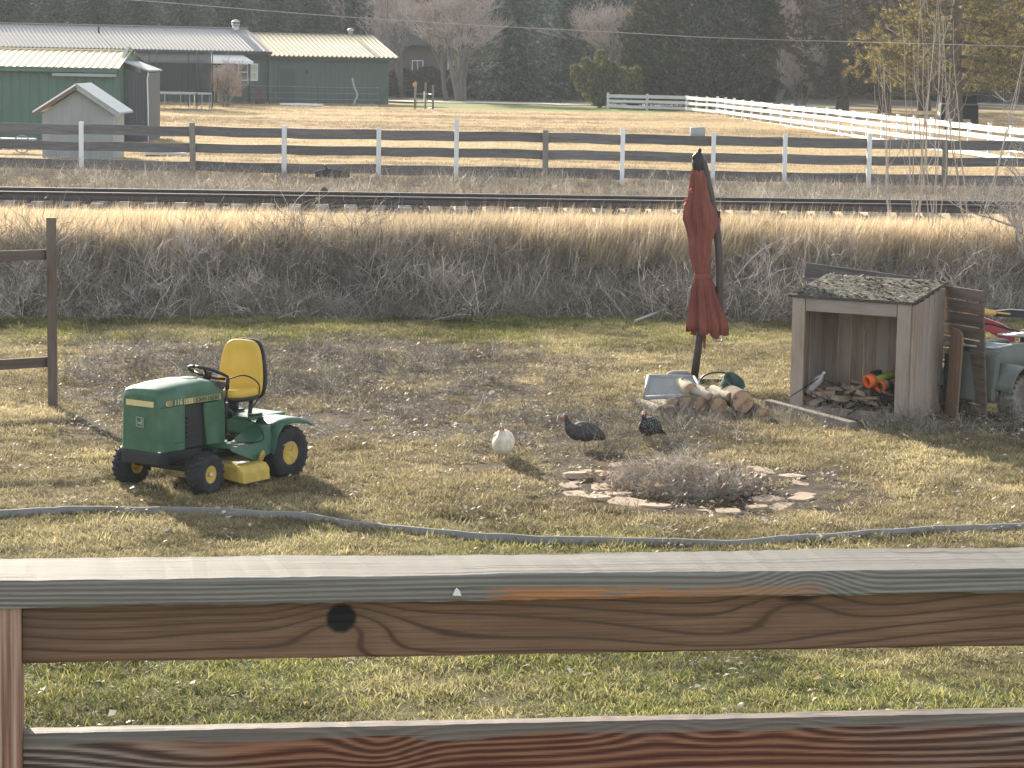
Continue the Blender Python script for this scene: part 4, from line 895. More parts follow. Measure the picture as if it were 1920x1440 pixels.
for k in range(6):
    a = k * math.pi / 3 + .25; c, s = math.cos(a), math.sin(a)
    MB().tube([((rt + .06) * c, (rt + .06) * s, .1), ((rt + .06) * c, (rt + .06) * s, zt + 2.2)], .03, 6).build('pole', M_BLACKM, tp)
    MB().tube([(rt * math.cos(a - .2), rt * math.sin(a - .2), zt), (rt * math.cos(a - .2), rt * math.sin(a - .2), 0), (rt * math.cos(a + .2), rt * math.sin(a + .2), 0), (rt * math.cos(a + .2), rt * math.sin(a + .2), zt)], .025, 6).build('leg', M_STEEL, tp)
def px_thing(px, y): return gz(on_y(px, 190, y).x, y)
bt = thing('burn_barrel', 'rusty dark red barrel standing before the green wall', 'barrel', px_thing(487, 149)); mb = MB()
mb.lathe([(.29, 0), (.30, .02), (.30, .29), (.315, .31), (.30, .33), (.30, .58), (.315, .60), (.30, .62), (.30, .88), (.27, .88), (.27, .1), (.01, .1)], 20); mb.build('drum', mat('rusty_barrel', (.10, .065, .06), .85, .4, 12), bt)
MB().lathe([(.30, .87), (.315, .885), (.30, .90), (.28, .885)], 20).build('rim', M_BLACKM, bt)
a, b_ = on_y(525, 201, 146), on_y(606, 202, 146); a.z = Hs(a.x, 146) + .08; b_.z = Hs(b_.x, 146) + .08
mb = MB(); mb.tube([a, (a + b_) / 2 + Vector((0, 0, .02)), b_], .085, 10); tag(mb.build('plastic_pipe', M_WHITE), 'long white pipe lying on the straw before the green house', 'pipe')
pt = thing('leaning_pipe', 'bent pale pipe leaning on the stake before the green house', 'pipe', px_thing(664, 150)); mb = MB(); mb.tube(crom([(-.12, .2, 1.6), (-.02, .1, 1.15), (.18, 0, .65), (.05, -.05, .3), (.0, -.1, 0)], 4), .055, 8); mb.build('tube', M_LGREY, pt)
SM = MB().box((0, 0, .62), (.045, .045, 1.3)).mesh('wire_stake', mat('green_stake', (.05, .075, .06), .7, .2, 8))
for i, px in enumerate((470, 505, 597, 656, 712)): tag(put('wire_stake', SM, None, loc=px_thing(px, 150.5 + (i % 2) * .2), rot=(R.uniform(-.05, .05), R.uniform(-.05, .05), 0)), ['thin dark stake left of the rusty barrel', 'thin dark stake right of the rusty barrel', 'thin dark stake over the white pipe on the ground', 'thin dark stake with the bent pale pipe leaning on it', 'thin dark stake near the right corner of the green house'][i], 'stake', 'wire fence stakes')
wn_ = [px_thing(px, 150.6) for px in (470, 505, 597, 656, 712)]; mb = MB()
for h_ in (.35, .7, 1.05): mb.tube([q + Vector((0, 0, h_)) for q in wn_], .006, 3)
tag(mb.build('wire_strands', M_STEEL), 'thin wire strands along the stakes before the green house', 'wire')
cg = thing('tree_cage', 'wire cage on three weathered posts beside the green house', 'cage', px_thing(795, 144)); 
for x_, y_, h_, w_ in ((-.50, 0, 1.55, .07), (.50, .1, 1.35, .06), (.05, .8, 1.5, .05)): MB().tube([(x_, y_, -.1), (x_ * .98, y_, h_)], w_, 7).build('post', M_GP, cg)
for h_ in (.1, .45, .85): MB().tube([(-.5, 0, h_), (0, -.25, h_), (.5, .1, h_), (.05, .8, h_), (-.5, 0, h_)], .014, 4).build('wire', M_STEEL, cg)
MB().ico((-.52, -.02, 1.36), (.13, .12, .14), sub=2).build('orange_cap', mat('faded_orange', (.55, .22, .12), .7, .2, 9), cg)
MB().box((.0, .0, .75), (.06, .04, .5)).build('upright', M_WHITE, cg)
a = on_y(304, 288, 79); mb = MB(); mb.box((0, 0, .0), (1.38, .75, .05)); mb.box((0, 0, -.05), (1.3, .68, .05)); tag(mb.build('white_sheet', M_WHITE, None, .01, gz(a.x, 79.5, .12), (.10, .02, .05)), 'white sheet lying flat behind the board fence by the hut', 'panel')
ct = thing('old_cart', 'pale old cart with spoked wheels behind the board fence at the left edge', 'cart', gz(on_y(14, 288, 79).x, 79.5))
MB().box((0, 0, .42), (1.5, .7, .06)).build('bed', M_LGREY, ct); 
for x_ in (-.45, .42):
    w = MB(); w.lathe([(.25, -.02), (.28, -.02), (.28, .02), (.25, .02), (.25, -.02)], 20, Matrix.Rotation(math.pi / 2, 3, 'X'), close=True)
    for k in range(8): w.beam((0, 0, 0), (.26 * math.cos(k * .785), 0, .26 * math.sin(k * .785)), .02, .02)
    w.build('wheel', M_LGREY, ct, loc=(x_, -.38, .28))
a = px_thing(1308, 112); mb = MB(); mb.lathe([(.01, -.30), (.20, -.30), (.23, -.28), (.23, .28), (.20, .30), (.01, .30)], 14, Matrix.Rotation(math.pi / 2, 3, 'Y')); tag(mb.build('white_tub', M_LGREY, None, 0, gz(on_y(1308, 245, 104).x, 104, .2)), 'white tub lying on the straw near the white fence', 'tub')
pk = thing('parked_pickup', 'dark pickup parked in the shade beneath the sunlit pine', 'pickup', gz(on_y(1795, 230, 126).x, 126), math.radians(82)); mb = MB()
mb.prism([(-2.6, .45), (2.6, .45), (2.65, 1.0), (2.5, 1.12), (1.2, 1.18), (.65, 1.75), (-.7, 1.78), (-.95, 1.2), (-2.6, 1.15)], -.9, .9, 'Y'); mb.build('body', mat('dark_paint', (.012, .014, .018), .7, .1, 4, bump=0, spec=.2), pk, .06)
for s in (-1, 1):
    MB().prism([(1.0, 1.22), (.6, 1.66), (.02, 1.68), (.02, 1.22)], s * .902, s * .912, 'Y').build('window', M_GLASS, pk); MB().prism([(-.08, 1.22), (-.08, 1.68), (-.62, 1.69), (-.8, 1.22)], s * .902, s * .912, 'Y').build('window', M_GLASS, pk)
    for x_ in (-1.65, 1.7): MB().lathe([(.15, -.11), (.34, -.12), (.38, -.07), (.38, .07), (.34, .12), (.15, .11)], 18, Matrix.Rotation(math.pi / 2, 3, 'X')).build('wheel', M_BLACKM, pk, loc=(x_, s * .82, .38))
# dark stump and burnt log near the track
p = on_y(608, 342, 55); mb = MB(); mb.lathe([(.11, 0), (.09, .06), (.07, .17), (.08, .21), (.04, .26), (.01, .24)], 9); tag(mb.build('dark_stump', M_BARK, None, 0, gz(p.x, 55)), 'small dark stump among the weeds behind the rails', 'stump')
p = on_y(622, 316, 64.5); mb = MB(); mb.tube([(-.42, 0, .12), (-.1, .03, .15), (.2, 0, .13), (.45, .02, .11)], [.08, .12, .11, .07], 9); mb.tube([(-.1, 0, .2), (-.18, -.05, .36)], [.04, .015], 6); tag(mb.build('charred_log', M_BLACKM, None, 0, gz(p.x, 64.5, .08)), 'blackened log lying below the bottom fence board', 'log')
# ------------------------------------------------------------------ the garden tractor
M_JG = mat('faded_green_paint', (.040, .120, .064), .45, .30, 6, bump=.10, spec=.45, second=(.085, .165, .105), rvar=.2); M_JY = mat('faded_yellow_paint', (.55, .38, .08), .55, .35, 7, bump=.05, second=(.68, .48, .11))
M_SEAT = mat('yellow_vinyl', (.66, .43, .065), .55, .14, 5, bump=.12, bdist=.004, second=(.72, .50, .12)); M_TYRE = mat('tyre_rubber', (.030, .031, .033), .85, .35, 14, bump=.3, second=(.06, .057, .052))
M_STRIPE = mat('cream_decal', (.66, .54, .28), .55, .08, 20, bump=0); M_PLAS = mat('black_plastic', (.022, .023, .025), .5, .25, 10, spec=.4); M_GOLD = mat('dull_gold_decal', (.34, .29, .14), .55, .1, 20, bump=0); M_DGREEN = mat('decal_green', (.03, .075, .045), .5, .05, 9, bump=0); M_CHROME = mat('bright_metal', (.7, .7, .7), .25, .1, 5, bump=0, metal=.9)
M_RUSTY = mat('dirty_frame', (.045, .040, .035), .8, .4, 15); M_DIRTY = mat('dusty_deck_top', (.50, .40, .22), .8, .4, 12)
tz = math.atan2(-.82, -.57)
mw = thing('garden_tractor', 'green ride on mower with yellow seat and yellow wheel rims on the lawn', 'ride-on mower', (-2.845, 23.94, Hs(-2.845, 23.94) - .01), tz)
def vb(*a): return Vector(a)
# hood: lofted sections from the nose backwards
def hood_sec(x, zt, zb, wt, wb, r=.045, crown=.012):
    half = [(0, zt + crown), (wt * .55, zt + crown * .75), (wt - r, zt), (wt - r * .3, zt - r * .3), (wt + .002, zt - r), (wt + (wb - wt) * .5, (zt + zb) / 2), (wb, zb)]
    return [vb(x, y, z) for y, z in half[::-1]] + [vb(x, -y, z) for y, z in half[1:]]
mb = MB()
secs = [hood_sec(.955, .905, .40, .205, .215, .05), hood_sec(.945, .945, .40, .222, .232), hood_sec(.90, .968, .40, .236, .243), hood_sec(.70, .992, .40, .242, .246), hood_sec(.62, .998, .40, .243, .247)]
mb.loft(secs, 0, False, False, True)
f = secs[0]; mb.add(f, [tuple(range(len(f)))])                                                    # front face
up = [hood_sec(.62, .998, .815, .243, .2465), hood_sec(.35, 1.005, .815, .243, .2465), hood_sec(.22, .995, .815, .236, .2455), hood_sec(.12, .90, .815, .23, .244)]
mb.loft(up, 0, False, False, True); e = up[-1]; mb.add(e, [tuple(range(len(e)))])
hood = mb.build('hood', M_JG, mw)
mb = MB(); mb.tube([(.30, .0, 1.008), (.30, .0, 1.020)], .075, 20); mb.build('fuel_cap_pad', M_JG, hood)
sm0 = MB()
for s in (-1, 1): sm0.box((.79, s * .2475, .812), (.33, .004, .006)); sm0.box((.62, s * .2480, .60), (.006, .004, .40)); sm0.box((.70, s * .2478, .47), (.12, .004, .008))
o = sm0.build('panel_gap', M_PLAS, hood); o['kind'] = 'stuff'
# engine and side panel behind the open bay
MB().box((.37, 0, .60), (.46, .40, .40)).build('engine_bay', M_PLAS, mw)
mb = MB(); mb.box((.45, 0, .56), (.24, .34, .22)); mb.tube([(.45, .1, .6), (.45, .1, .8)], .07, 12)
for k in range(5): mb.box((.46, .205, .50 + k * .045), (.20, .03, .012))
mb.build('engine', M_RUSTY, mw)
mb = MB(); mb.prism([(.12, .40), (.30, .40), (.34, .70), (.34, .80), (.12, .80)], .20, .232, 'Y'); mb.build('side_panel', M_JG, mw, .008); mb = MB(); mb.prism([(.12, .40), (.30, .40), (.34, .70), (.34, .80), (.12, .80)], -.232, -.20, 'Y'); mb.build('side_panel', M_JG, mw, .008)
# dash tower
mb = MB(); mb.prism([(.12, .30), (.125, .95), (.02, .87), (-.02, .60), (.0, .30)], -.19, .19, 'Y'); mb.build('dash_tower', M_JG, mw, .02)
mb = MB(); mb.box((.02, .0, .905), (.14, .36, .02), (0, .65, 0)); mb.build('dash_panel', M_PLAS, mw)
# nose: grille stripe, emblem, bumper
MB().box((.959, 0, .838), (.012, .335, .052)).build('nose_stripe', M_STRIPE, hood)
em = MB(); 
for (y0, z0, y1, z1) in ((-.042, -.042, .042, -.042), (.042, -.042, .042, .042), (.042, .042, -.042, .042), (-.042, .042, -.042, -.042)): em.beam((.961, y0, .665 + z0), (.961, y1, .665 + z1), .006, .008)
em.prism([(.028, .690), (.018, .694), (.012, .668), (-.014, .662), (-.03, .676), (-.024, .655), (-.034, .638), (-.012, .648), (.010, .644), (.020, .634), (.026, .655)], .956, .964, 'X'); em.build('emblem', mat('emblem_grey', (.30, .36, .31), .5, .1, 8, bump=0), hood)
for s in (-1, 1):
    st = MB(); xs_ = (.885, .14); zc, hh = .843, .026
    y_ = s * .2462
    st.prism([(.885, zc), (.865, zc + hh), (.785, zc + hh), (.785, zc - hh), (.865, zc - hh)], y_, y_ + s * .004, 'Y'); 
    for k in range(6):
        q = .515 + k * .022; st.prism([(q, zc - hh), (q, zc + hh), (q + .015 - .0015 * k, zc + hh), (q + .015 - .0015 * k, zc - hh)], y_, y_ + s * .004, 'Y')
    st.build('side_stripe', M_STRIPE, hood)
    bk = MB()
    for k in range(7):
        q = .787 + k * .0125; bk.prism([(q, zc - hh), (q, zc + hh), (q + .006 - .0006 * k, zc + hh), (q + .006 - .0006 * k, zc - hh)], y_ + s * .004, y_ + s * .0055, 'Y')
    bk.build('stripe_bar', M_PLAS, hood); hood.children[-1]['kind'] = 'stuff'
    Mx = Matrix.Translation((.715, y_ + s * .003, zc)) @ Matrix(((-s, 0, 0, 0), (0, 0, s, 0), (0, 1, 0, 0), (0, 0, 0, 1)))
    text('lettering', '116', .074, M_STRIPE, hood, Mx, .001)
    Mx = Matrix.Translation((.318, y_ + s * .006, zc - .002)) @ Matrix(((-s * 1.06, 0, 0, 0), (0, 0, s, 0), (0, 1, 0, 0), (0, 0, 0, 1)))
    tb = MB().prism([(.505, zc - hh), (.505, zc + hh), (.13, zc + hh), (.13, zc - hh)], y_, y_ + s * .003, 'Y')
    tb.build('decal_plate', M_GOLD, hood)
    text('lettering', 'JOHN DEERE', .054, M_DGREEN, hood, Mx, .001)
mb = MB(); mb.box((.895, 0, .335), (.13, .462, .125)); mb.box((.60, 0, .33), (.62, .34, .10)); mb.build('front_bumper', M_PLAS, mw, .015)
for s in (-1, 1): MB().ico((.955, s * .235, .405), .014, sub=2).build('hood_latch', M_CHROME, mw)
# chassis and axles
mb = MB(); mb.box((.0, 0, .29), (1.3, .26, .08)); mb.tube([(.585, -.42, .21), (.585, .42, .21)], .028, 8); mb.box((.585, 0, .25), (.08, .12, .12)); mb.tube([(-.585, -.42, .255), (-.585, .42, .255)], .04, 8); mb.box((-.5, 0, .28), (.35, .3, .2))
for s in (-1, 1): mb.tube([(.585, s * .24, .30), (.585, s * .24, .15)], .022, 8); mb.tube([(.5, s * .22, .2), (.1, s * .05, .25)], .012, 6)
mb.build('chassis', M_RUSTY, mw)
# floor pans, fender deck
for s in (-1, 1):
    a = [vb(.22, s * .18, .40), vb(.20, s * .46, .36), vb(-.08, s * .52, .235), vb(-.30, s * .50, .27), vb(-.42, s * .45, .47), vb(-.42, s * .18, .52), vb(-.05, s * .17, .38)]
    mb = MB(); t_ = Vector((0, 0, -.014))
    mb.add([vb(.22, s * .17, .385), vb(.22, s * .44, .385), vb(.22, s * .47, .36), vb(-.12, s * .17, .385), vb(-.12, s * .44, .385), vb(-.10, s * .495, .23), vb(-.40, s * .17, .53), vb(-.38, s * .42, .53), vb(-.36, s * .49, .30)],
           [(0, 1, 4, 3), (1, 2, 5, 4), (3, 4, 7, 6), (4, 5, 8, 7)])
    o = mb.build('foot_panel', M_JG, mw); sd = o.modifiers.new('thick', 'SOLIDIFY'); sd.thickness = .014
    prof = [(-.30, .30), (-.36, .42), (-.40, .52), (-.46, .575), (-.58, .590), (-.72, .582), (-.84, .552), (-.885, .535)]
    rings = [[vb(x, s * .20, z), vb(x, s * .46, z), vb(x, s * .50, z - .006), vb(x, s * .52, z - .03), vb(x, s * .522, z - (.05 if z > .5 else .02))] for x, z in prof]
    mb = MB(); mb.loft(rings, 0, False, False, True); o = mb.build('fender', M_JG, mw); sd = o.modifiers.new('thick', 'SOLIDIFY'); sd.thickness = .012
mb = MB(); mb.box((-.60, 0, .575), (.54, .40, .03)); mb.box((-.37, 0, .50), (.03, .38, .17)); mb.build('seat_deck', M_JG, mw, .012)
MB().box((-.45, .17, .605), (.16, .05, .025)).build('bracket', M_PLAS, mw); MB().box((-.55, -.16, .605), (.20, .05, .025)).build('bracket', M_PLAS, mw)
# wheels
RX = Matrix.Rotation(math.pi / 2, 3, 'X')
def wheel(r, wd, rr_, x, s, y, lugs, steer=0.0, cap=False, hole=False):
    t = MB(); h = wd / 2
    t.lathe([(rr_, -h * .82), (rr_ + .015, -h * .95), (r * .80, -h * 1.02), (r * .94, -h * .92), (r * .985, -h * .6), (r, 0), (r * .985, h * .6), (r * .94, h * .92), (r * .80, h * 1.02), (rr_ + .015, h * .95), (rr_, h * .82)], 40, RX, close=True)
    w = t.build('tyre', M_TYRE, mw, loc=(x, s * y, r * .985), rot=(0, 0, steer)); tr_ = MB()
    for k in range(lugs):
        a = 2 * math.pi * k / lugs
        for sd_, da in ((-1, 0), (1, math.pi / lugs)):
            q = a + da; b0, b1 = vb(math.cos(q) * r * 1.005, sd_ * h * .05, math.sin(q) * r * 1.005), vb(math.cos(q + .16) * r * .955, sd_ * h * .92, math.sin(q + .16) * r * .955)
            tr_.beam(b0, b1, .020, .022, up=(math.cos(q), 0, math.sin(q)))
    tt = tr_.build('tread', M_TYRE, w); tt['kind'] = 'stuff'
    m_ = MB(); o_ = s * h * .80
    m_.lathe([(rr_ + .012, o_), (rr_ + .002, o_ + s * .012), (rr_ - .012, o_ + s * .004), (rr_ - .020, o_ - s * .065), (rr_ * .60, o_ - s * .075), (rr_ * .50, o_ - s * .045), (.035, o_ - s * .03), (.03, o_ - s * .01), (.001, o_ - s * .008)], 28, RX, close=True); m_.lathe([(rr_ + .012, -o_), (rr_ - .02, -o_), (.001, -o_ + s * .03)], 28, RX, close=True)
    m_.build('rim', M_JY, w)
    if cap: MB().ico((0, o_ + s * .0, 0), (.022, .02, .022), sub=2).build('hub_cap', M_STRIPE, w)
    for k in range(5):
        q = k * 1.2566; MB().tube([(math.cos(q) * rr_ * .42, o_ - s * .035, math.sin(q) * rr_ * .42), (math.cos(q) * rr_ * .42, o_ - s * .018, math.sin(q) * rr_ * .42)], .008, 6).build('bolt', M_RUSTY, w)
for s in (1, -1):
    wheel(.192, .165, .082, .585, s, .46, 20, .08, True); wheel(.256, .21, .112, -.585, s, .415, 22)
# mower deck with the discharge chute on the near side
mb = MB(); mb.lathe([(.42, .09), (.44, .11), (.44, .20), (.40, .225), (.1, .235), (.01, .235)], 28); mb.box((0, .1, .16), (.70, .5, .12)); mb.build('mower_deck', M_DIRTY, mw, .012, (.02, 0, .0))
mb = MB(); pr = [(.30, .235), (-.12, .255), (-.13, .255)]
mb.loft([[vb(.24, .36, .235), vb(-.16, .36, .245), vb(-.16, .36, .10), vb(.24, .36, .09)], [vb(.25, .56, .215), vb(-.15, .57, .225), vb(-.15, .57, .085), vb(.25, .56, .075)], [vb(.235, .615, .165), vb(-.135, .625, .18), vb(-.13, .635, .07), vb(.225, .625, .06)]], 0, True, True, False); mb.build('discharge_chute', M_JY, mw, .012)
MB().tube([(-.14, .5, .20), (-.17, .52, .29), (-.15, .53, .315), (-.12, .53, .29), (-.13, .5, .21)], .017, 6).build('lift_bracket', M_JY, mw); MB().box((.08, .47, .238), (.16, .06, .006), (.0, 0, .2)).build('warning_label', M_WHITE, mw)
# seat
def superell(cx, cz, a, b_, n=28, p=3.4): return [(cx + a * abs(math.cos(t)) ** (2 / p) * (1 if math.cos(t) >= 0 else -1), cz + b_ * abs(math.sin(t)) ** (2 / p) * (1 if math.sin(t) >= 0 else -1)) for t in [2 * math.pi * i / n for i in range(n)]]
seat = MB()
tilt = Matrix.Rotation(-.20, 4, 'Y')
def backring(off, k, nar=.82):
    out = []
    for y, z in superell(0, 0, .27 * k, .285 * k, 32, 4.2):
        yy = y * (1 - (1 - nar) * max(0, (z + .05) / .28) ** 1.3); out.append(vb(-.30 + off - .055 * (z + .1) - .035 * (abs(y) / .27) ** 2 * -1 * .6, yy, .98 + z))
    return out
seat.loft([backring(-.045, .93), backring(-.03, 1.0), backring(.005, 1.0), backring(.022, .94), backring(.018, .72), backring(.010, .60), backring(.014, .3)], 0, True, True, True); backrest = seat.build('backrest', M_SEAT, mw, subs=1)
sh_ = MB(); sh_.loft([backring(-.085, .95), backring(-.075, 1.015), backring(-.04, 1.02)], 0, True, True, True); sh_.build('seat_shell', M_PLAS, mw)
def panring(z, k, dx=0.0): return [vb(-.10 + dx + x * 1.0, y, z + .05 * max(0, -x) ** 1 * .6 + .03 * max(0, x)) for x, y in superell(0, 0, .235 * k, .265 * k, 32, 3.6)]
pan = MB(); pan.loft([panring(.735, .93), panring(.75, 1.0), panring(.80, 1.0), panring(.825, .93), panring(.822, .75), panring(.806, .5), panring(.80, .2)], 0, True, True, True); pan.build('seat_cushion', M_SEAT, mw, subs=1)
MB().loft([panring(.70, .8), panring(.715, 1.0), panring(.742, 1.02)], 0, True, True, True).build('seat_pan', M_PLAS, mw)
ck = MB()
for pts in ([(.03, .078, 1.225), (.03, .070, 1.205), (.032, .078, 1.185), (.036, .094, 1.155)], [(.03, -.078, 1.215), (.032, -.066, 1.20), (.036, -.070, 1.165)]):
    ck.tube([vb(-.355 + a_ - .055 * (z - .98), y, z) for a_, y, z in pts], .004, 4)
ck.tube([(.02, .12, .828), (.06, .06, .829), (.03, 0, .826), (.08, -.06, .829)], .004, 4); ck.build('vinyl_crack', M_RUSTY, mw, label='dark split in the yellow vinyl'); 
mb = MB(); mb.tube([(-.06, 0, .71), (-.03, .02, .64), (-.12, .03, .58)], .045, 10); mb.tube([(-.33, -.12, .70), (-.33, -.12, .58)], .06, 10); mb.tube([(-.33, .12, .72), (-.30, .12, .58)], .02, 8); mb.build('seat_spring', M_PLAS, mw)
for o in mw.children:
    if o.name.split('.')[0] in ('backrest', 'seat_shell', 'seat_cushion', 'seat_pan', 'vinyl_crack'): o.location = (-.15, 0, .05)
    if o.name.startswith('seat_spring'): o.location = (-.13, 0, .03)
# steering wheel
sw = MB(); Ms = Matrix.Translation((.03, 0, 1.035)) @ Matrix.Rotation(-.40, 4, 'Y')
rim = [Ms @ vb(.19 * math.cos(a), .19 * math.sin(a), 0) for a in np.linspace(0, 2 * math.pi, 33)]
sw.tube(rim, .015, 8); sw.tube([Ms @ vb(0, 0, -.06), Ms @ vb(0, 0, .005)], .04, 14)
for a in (0.5, math.pi - .5, math.pi * 1.5): sw.tube([Ms @ vb(0, 0, -.03), Ms @ vb(.10 * math.cos(a), .10 * math.sin(a), -.025), Ms @ vb(.185 * math.cos(a), .185 * math.sin(a), 0)], .013, 6)
sw.build('steering_wheel', M_PLAS, mw); MB().tube([Ms @ vb(0, 0, -.30), Ms @ vb(0, 0, -.04)], .022, 8).build('steering_column', M_PLAS, mw)
# levers, cable loop, clutch bar
MB().tube([(.07, .265, .42), (.075, .262, .75), (.06, .26, .93)], .013, 6).build('lift_lever', M_PLAS, mw); MB().tube([(.058, .26, .90), (.05, .26, 1.0)], .020, 8).build('lever_grip', M_PLAS, mw)
MB().tube(crom([(.0, .19, .98), (-.14, .30, 1.02), (-.28, .36, .93), (-.26, .36, .78), (-.17, .34, .68), (-.14, .36, .60)], 6), .007, 6).build('loose_cable', M_PLAS, mw)
MB().tube(crom([(-.14, .36, .60), (-.19, .43, .55), (-.24, .46, .44), (-.16, .45, .40), (.05, .30, .40)], 6), .007, 6).build('loose_cable', M_PLAS, mw)
MB().tube([(.09, .27, .395), (.09, .27, .435)], .018, 8).build('pivot', M_CHROME, mw); MB().ico((.075, .268, .78), .014, sub=2).build('pivot', M_CHROME, mw)
MB().box((.03, .36, .392), (.10, .12, .008)).build('foot_pedal', M_CHROME, mw)
MB().tube(crom([(-.45, .50, .33), (-.50, .56, .37), (-.56, .55, .34), (-.60, .50, .27)], 5), .006, 5).build('stray_stem', M_TWIGP, mw)
# weeds grown through it
for i, (x, y, s) in enumerate([(.62, .22, .75), (.48, .30, .8), (.70, -.25, .7), (.55, -.10, .6), (.42, .36, .6), (.80, .05, .5), (-.45, .62, .7), (-.7, .6, .6)]):
    p = Matrix.Rotation(tz, 3, 'Z') @ Vector((x, y, 0)) + mw.location
    t = put('dry_weed', P_STALK[i % 7], None, loc=(p.x, p.y, Hs(p.x, p.y)), rot=(0, 0, i)); t.scale = (.45, .45, s); tag(t, ['dry stems in front of the near front wheel of the mower', 'dry stems against the hub side of the near front wheel', 'dry stems under the far side of the mower bumper', 'dry stems under the middle of the mower bumper', 'dry stems between front wheel and yellow chute of the mower', 'dry stems just ahead of the mower nose', 'dry stems in front of the mower rear wheel', 'dry stems behind the mower rear wheel'][i], 'weed', 'weeds round the mower')
# ------------------------------------------------------------------ red cantilever umbrella
M_CLOTH = NB('faded_red_canvas'); _b = M_CLOTH; v_ = _b.coords(); n_ = _b.noise(_b.mapping(v_, (1, 1, .25)), 5, 4, .6); w_ = _b.noise(v_, 260, 2, .5)
c_ = _b.ramp(n_, [(.3, (.23, .075, .062)), (.55, (.33, .12, .098)), (.75, (.43, .19, .15))]); pb = _b.principled(c_, .9, 0, .15, _b.bump(w_, .15, .002)); tl = _b.n('BsdfTranslucent'); _b.set(tl.inputs[0], c_); mx_ = _b.n('MixShader'); mx_.inputs[0].default_value = .3; _b.t.links.new(pb, mx_.inputs[1]); _b.t.links.new(tl.outputs[0], mx_.inputs[2]); M_CLOTH = _b.done(mx_.outputs[0])
M_POLE = mat('dark_bronze_pole', (.060, .042, .036), .5, .2, 8, (1, 1, .3), bump=.05, spec=.45)
ub = ground(1301, 716); YU = ub.y
um = thing('patio_umbrella', 'closed faded red cantilever umbrella with curved dark arm by the log pile', 'umbrella', ub)
def uu(px, py, dy=0.0): p = on_y(px, py, YU + dy); return p - Vector(ub)
su = FPX / YU
MB().tube([uu(1300, 722), uu(1308, 660), uu(1315, 600), uu(1318, 520), uu(1316, 420), uu(1312, 330), uu(1310, 305)], [.050, .050, .046, .04, .035, .032, .030], 12).build('pole', M_POLE, um)
arm = crom([uu(1309, 297), uu(1318, 305), uu(1326, 338), uu(1338, 395), uu(1346, 450), uu(1349, 520), uu(1349, 570), uu(1346, 612), uu(1344, 628)], 5)
MB().tube(arm, [.045] * 6 + [.050] * (len(arm) - 6), 10).build('arm', M_POLE, um)
MB().box(uu(1342, 404), (.10, .09, .13), (0, .2, 0)).build('arm_clamp', M_PLAS, um, .012); MB().box(uu(1346, 608), (.11, .08, .22)).build('crank_box', M_PLAS, um, .015)
MB().tube(crom([uu(1338, 618), uu(1338, 636), uu(1345, 640), uu(1354, 638), uu(1355, 628), uu(1346, 626)], 4), .011, 6).build('crank_handle', M_CHROME if False else M_STEEL, um)
mb = MB(); mb.lathe([(.02, .17), (.07, .15), (.10, .10), (.11, .0), (.085, -.10), (.07, -.17)], 14); mb.ico((-.06, -.04, .09), .05, sub=2); mb.ico((.02, 0, .19), .035, sub=2); hb_ = mb.build('hub', M_PLAS, um, loc=uu(1309, 308)); hb_.scale = (.74, .74, .9); MB().tube([uu(1303, 298), uu(1308, 291)], .012, 6).build('hub_pin', M_STEEL, um)
prof = [(318, 1310, 13), (330, 1310, 16), (352, 1310, 18), (380, 1311, 24), (398, 1312, 30), (412, 1313, 31), (426, 1314, 27.5), (450, 1313, 21.5), (480, 1313, 19), (505, 1316, 17.5), (516, 1318, 15.5), (522, 1318, 16.5), (540, 1319, 22), (565, 1322, 27), (590, 1325, 33), (608, 1326, 37)]
rings = []; NPL = 132
for k, (py, cx, rpx) in enumerate(prof):
    c = uu(cx, py); r = rpx * .92 / su; ring = []
    for j in range(NPL):
        a = 2 * math.pi * j / NPL; q = math.sin(a * 9 + .6 * math.sin(k * .7) + .4 * math.sin(2 * a)); q2 = math.sin(a * 31 + k * .25 + .8 * math.sin(3 * a))
        amp = .11 if py < 500 else (.05 if py < 525 else .13 + .0006 * (py - 525))
        rad = r * (1 + amp * q + .055 * q2) * (1 + (.22 if 395 < py < 428 else 0) * max(0, math.cos(a - .1)) ** 3)
        ring.append(c + Vector((math.cos(a) * rad, math.sin(a) * rad * .8, 0)))
    rings.append(ring)
hem = []
for j in range(NPL):
    a = 2 * math.pi * j / NPL; p = rings[-1][j]; q = uu(1327, 622)
    drop = (.055 + .045 * math.sin(a * 2 + 4.0) + .03 * math.sin(a * 9)); hem.append(Vector((q.x + (p.x - uu(1326, 608).x) * 1.03, p.y, p.z - drop - .04)))
rings.append(hem)
mb = MB(); mb.loft(rings, 0, True, False, True); can = mb.build('canopy', M_CLOTH, um); sd = can.modifiers.new('thick', 'SOLIDIFY'); sd.thickness = .004
tb = MB(); tb.loft([[uu(1318, py) + Vector((math.cos(a) * .112 * kk, math.sin(a) * .095 * kk, 0)) for a in np.linspace(0, 2 * math.pi, 29)[:-1]] for py, kk in ((513, .99), (515, 1.03), (521, 1.03), (523, .99))], 0, True, False, True); tb.build('tie_strap', M_CLOTH, um)
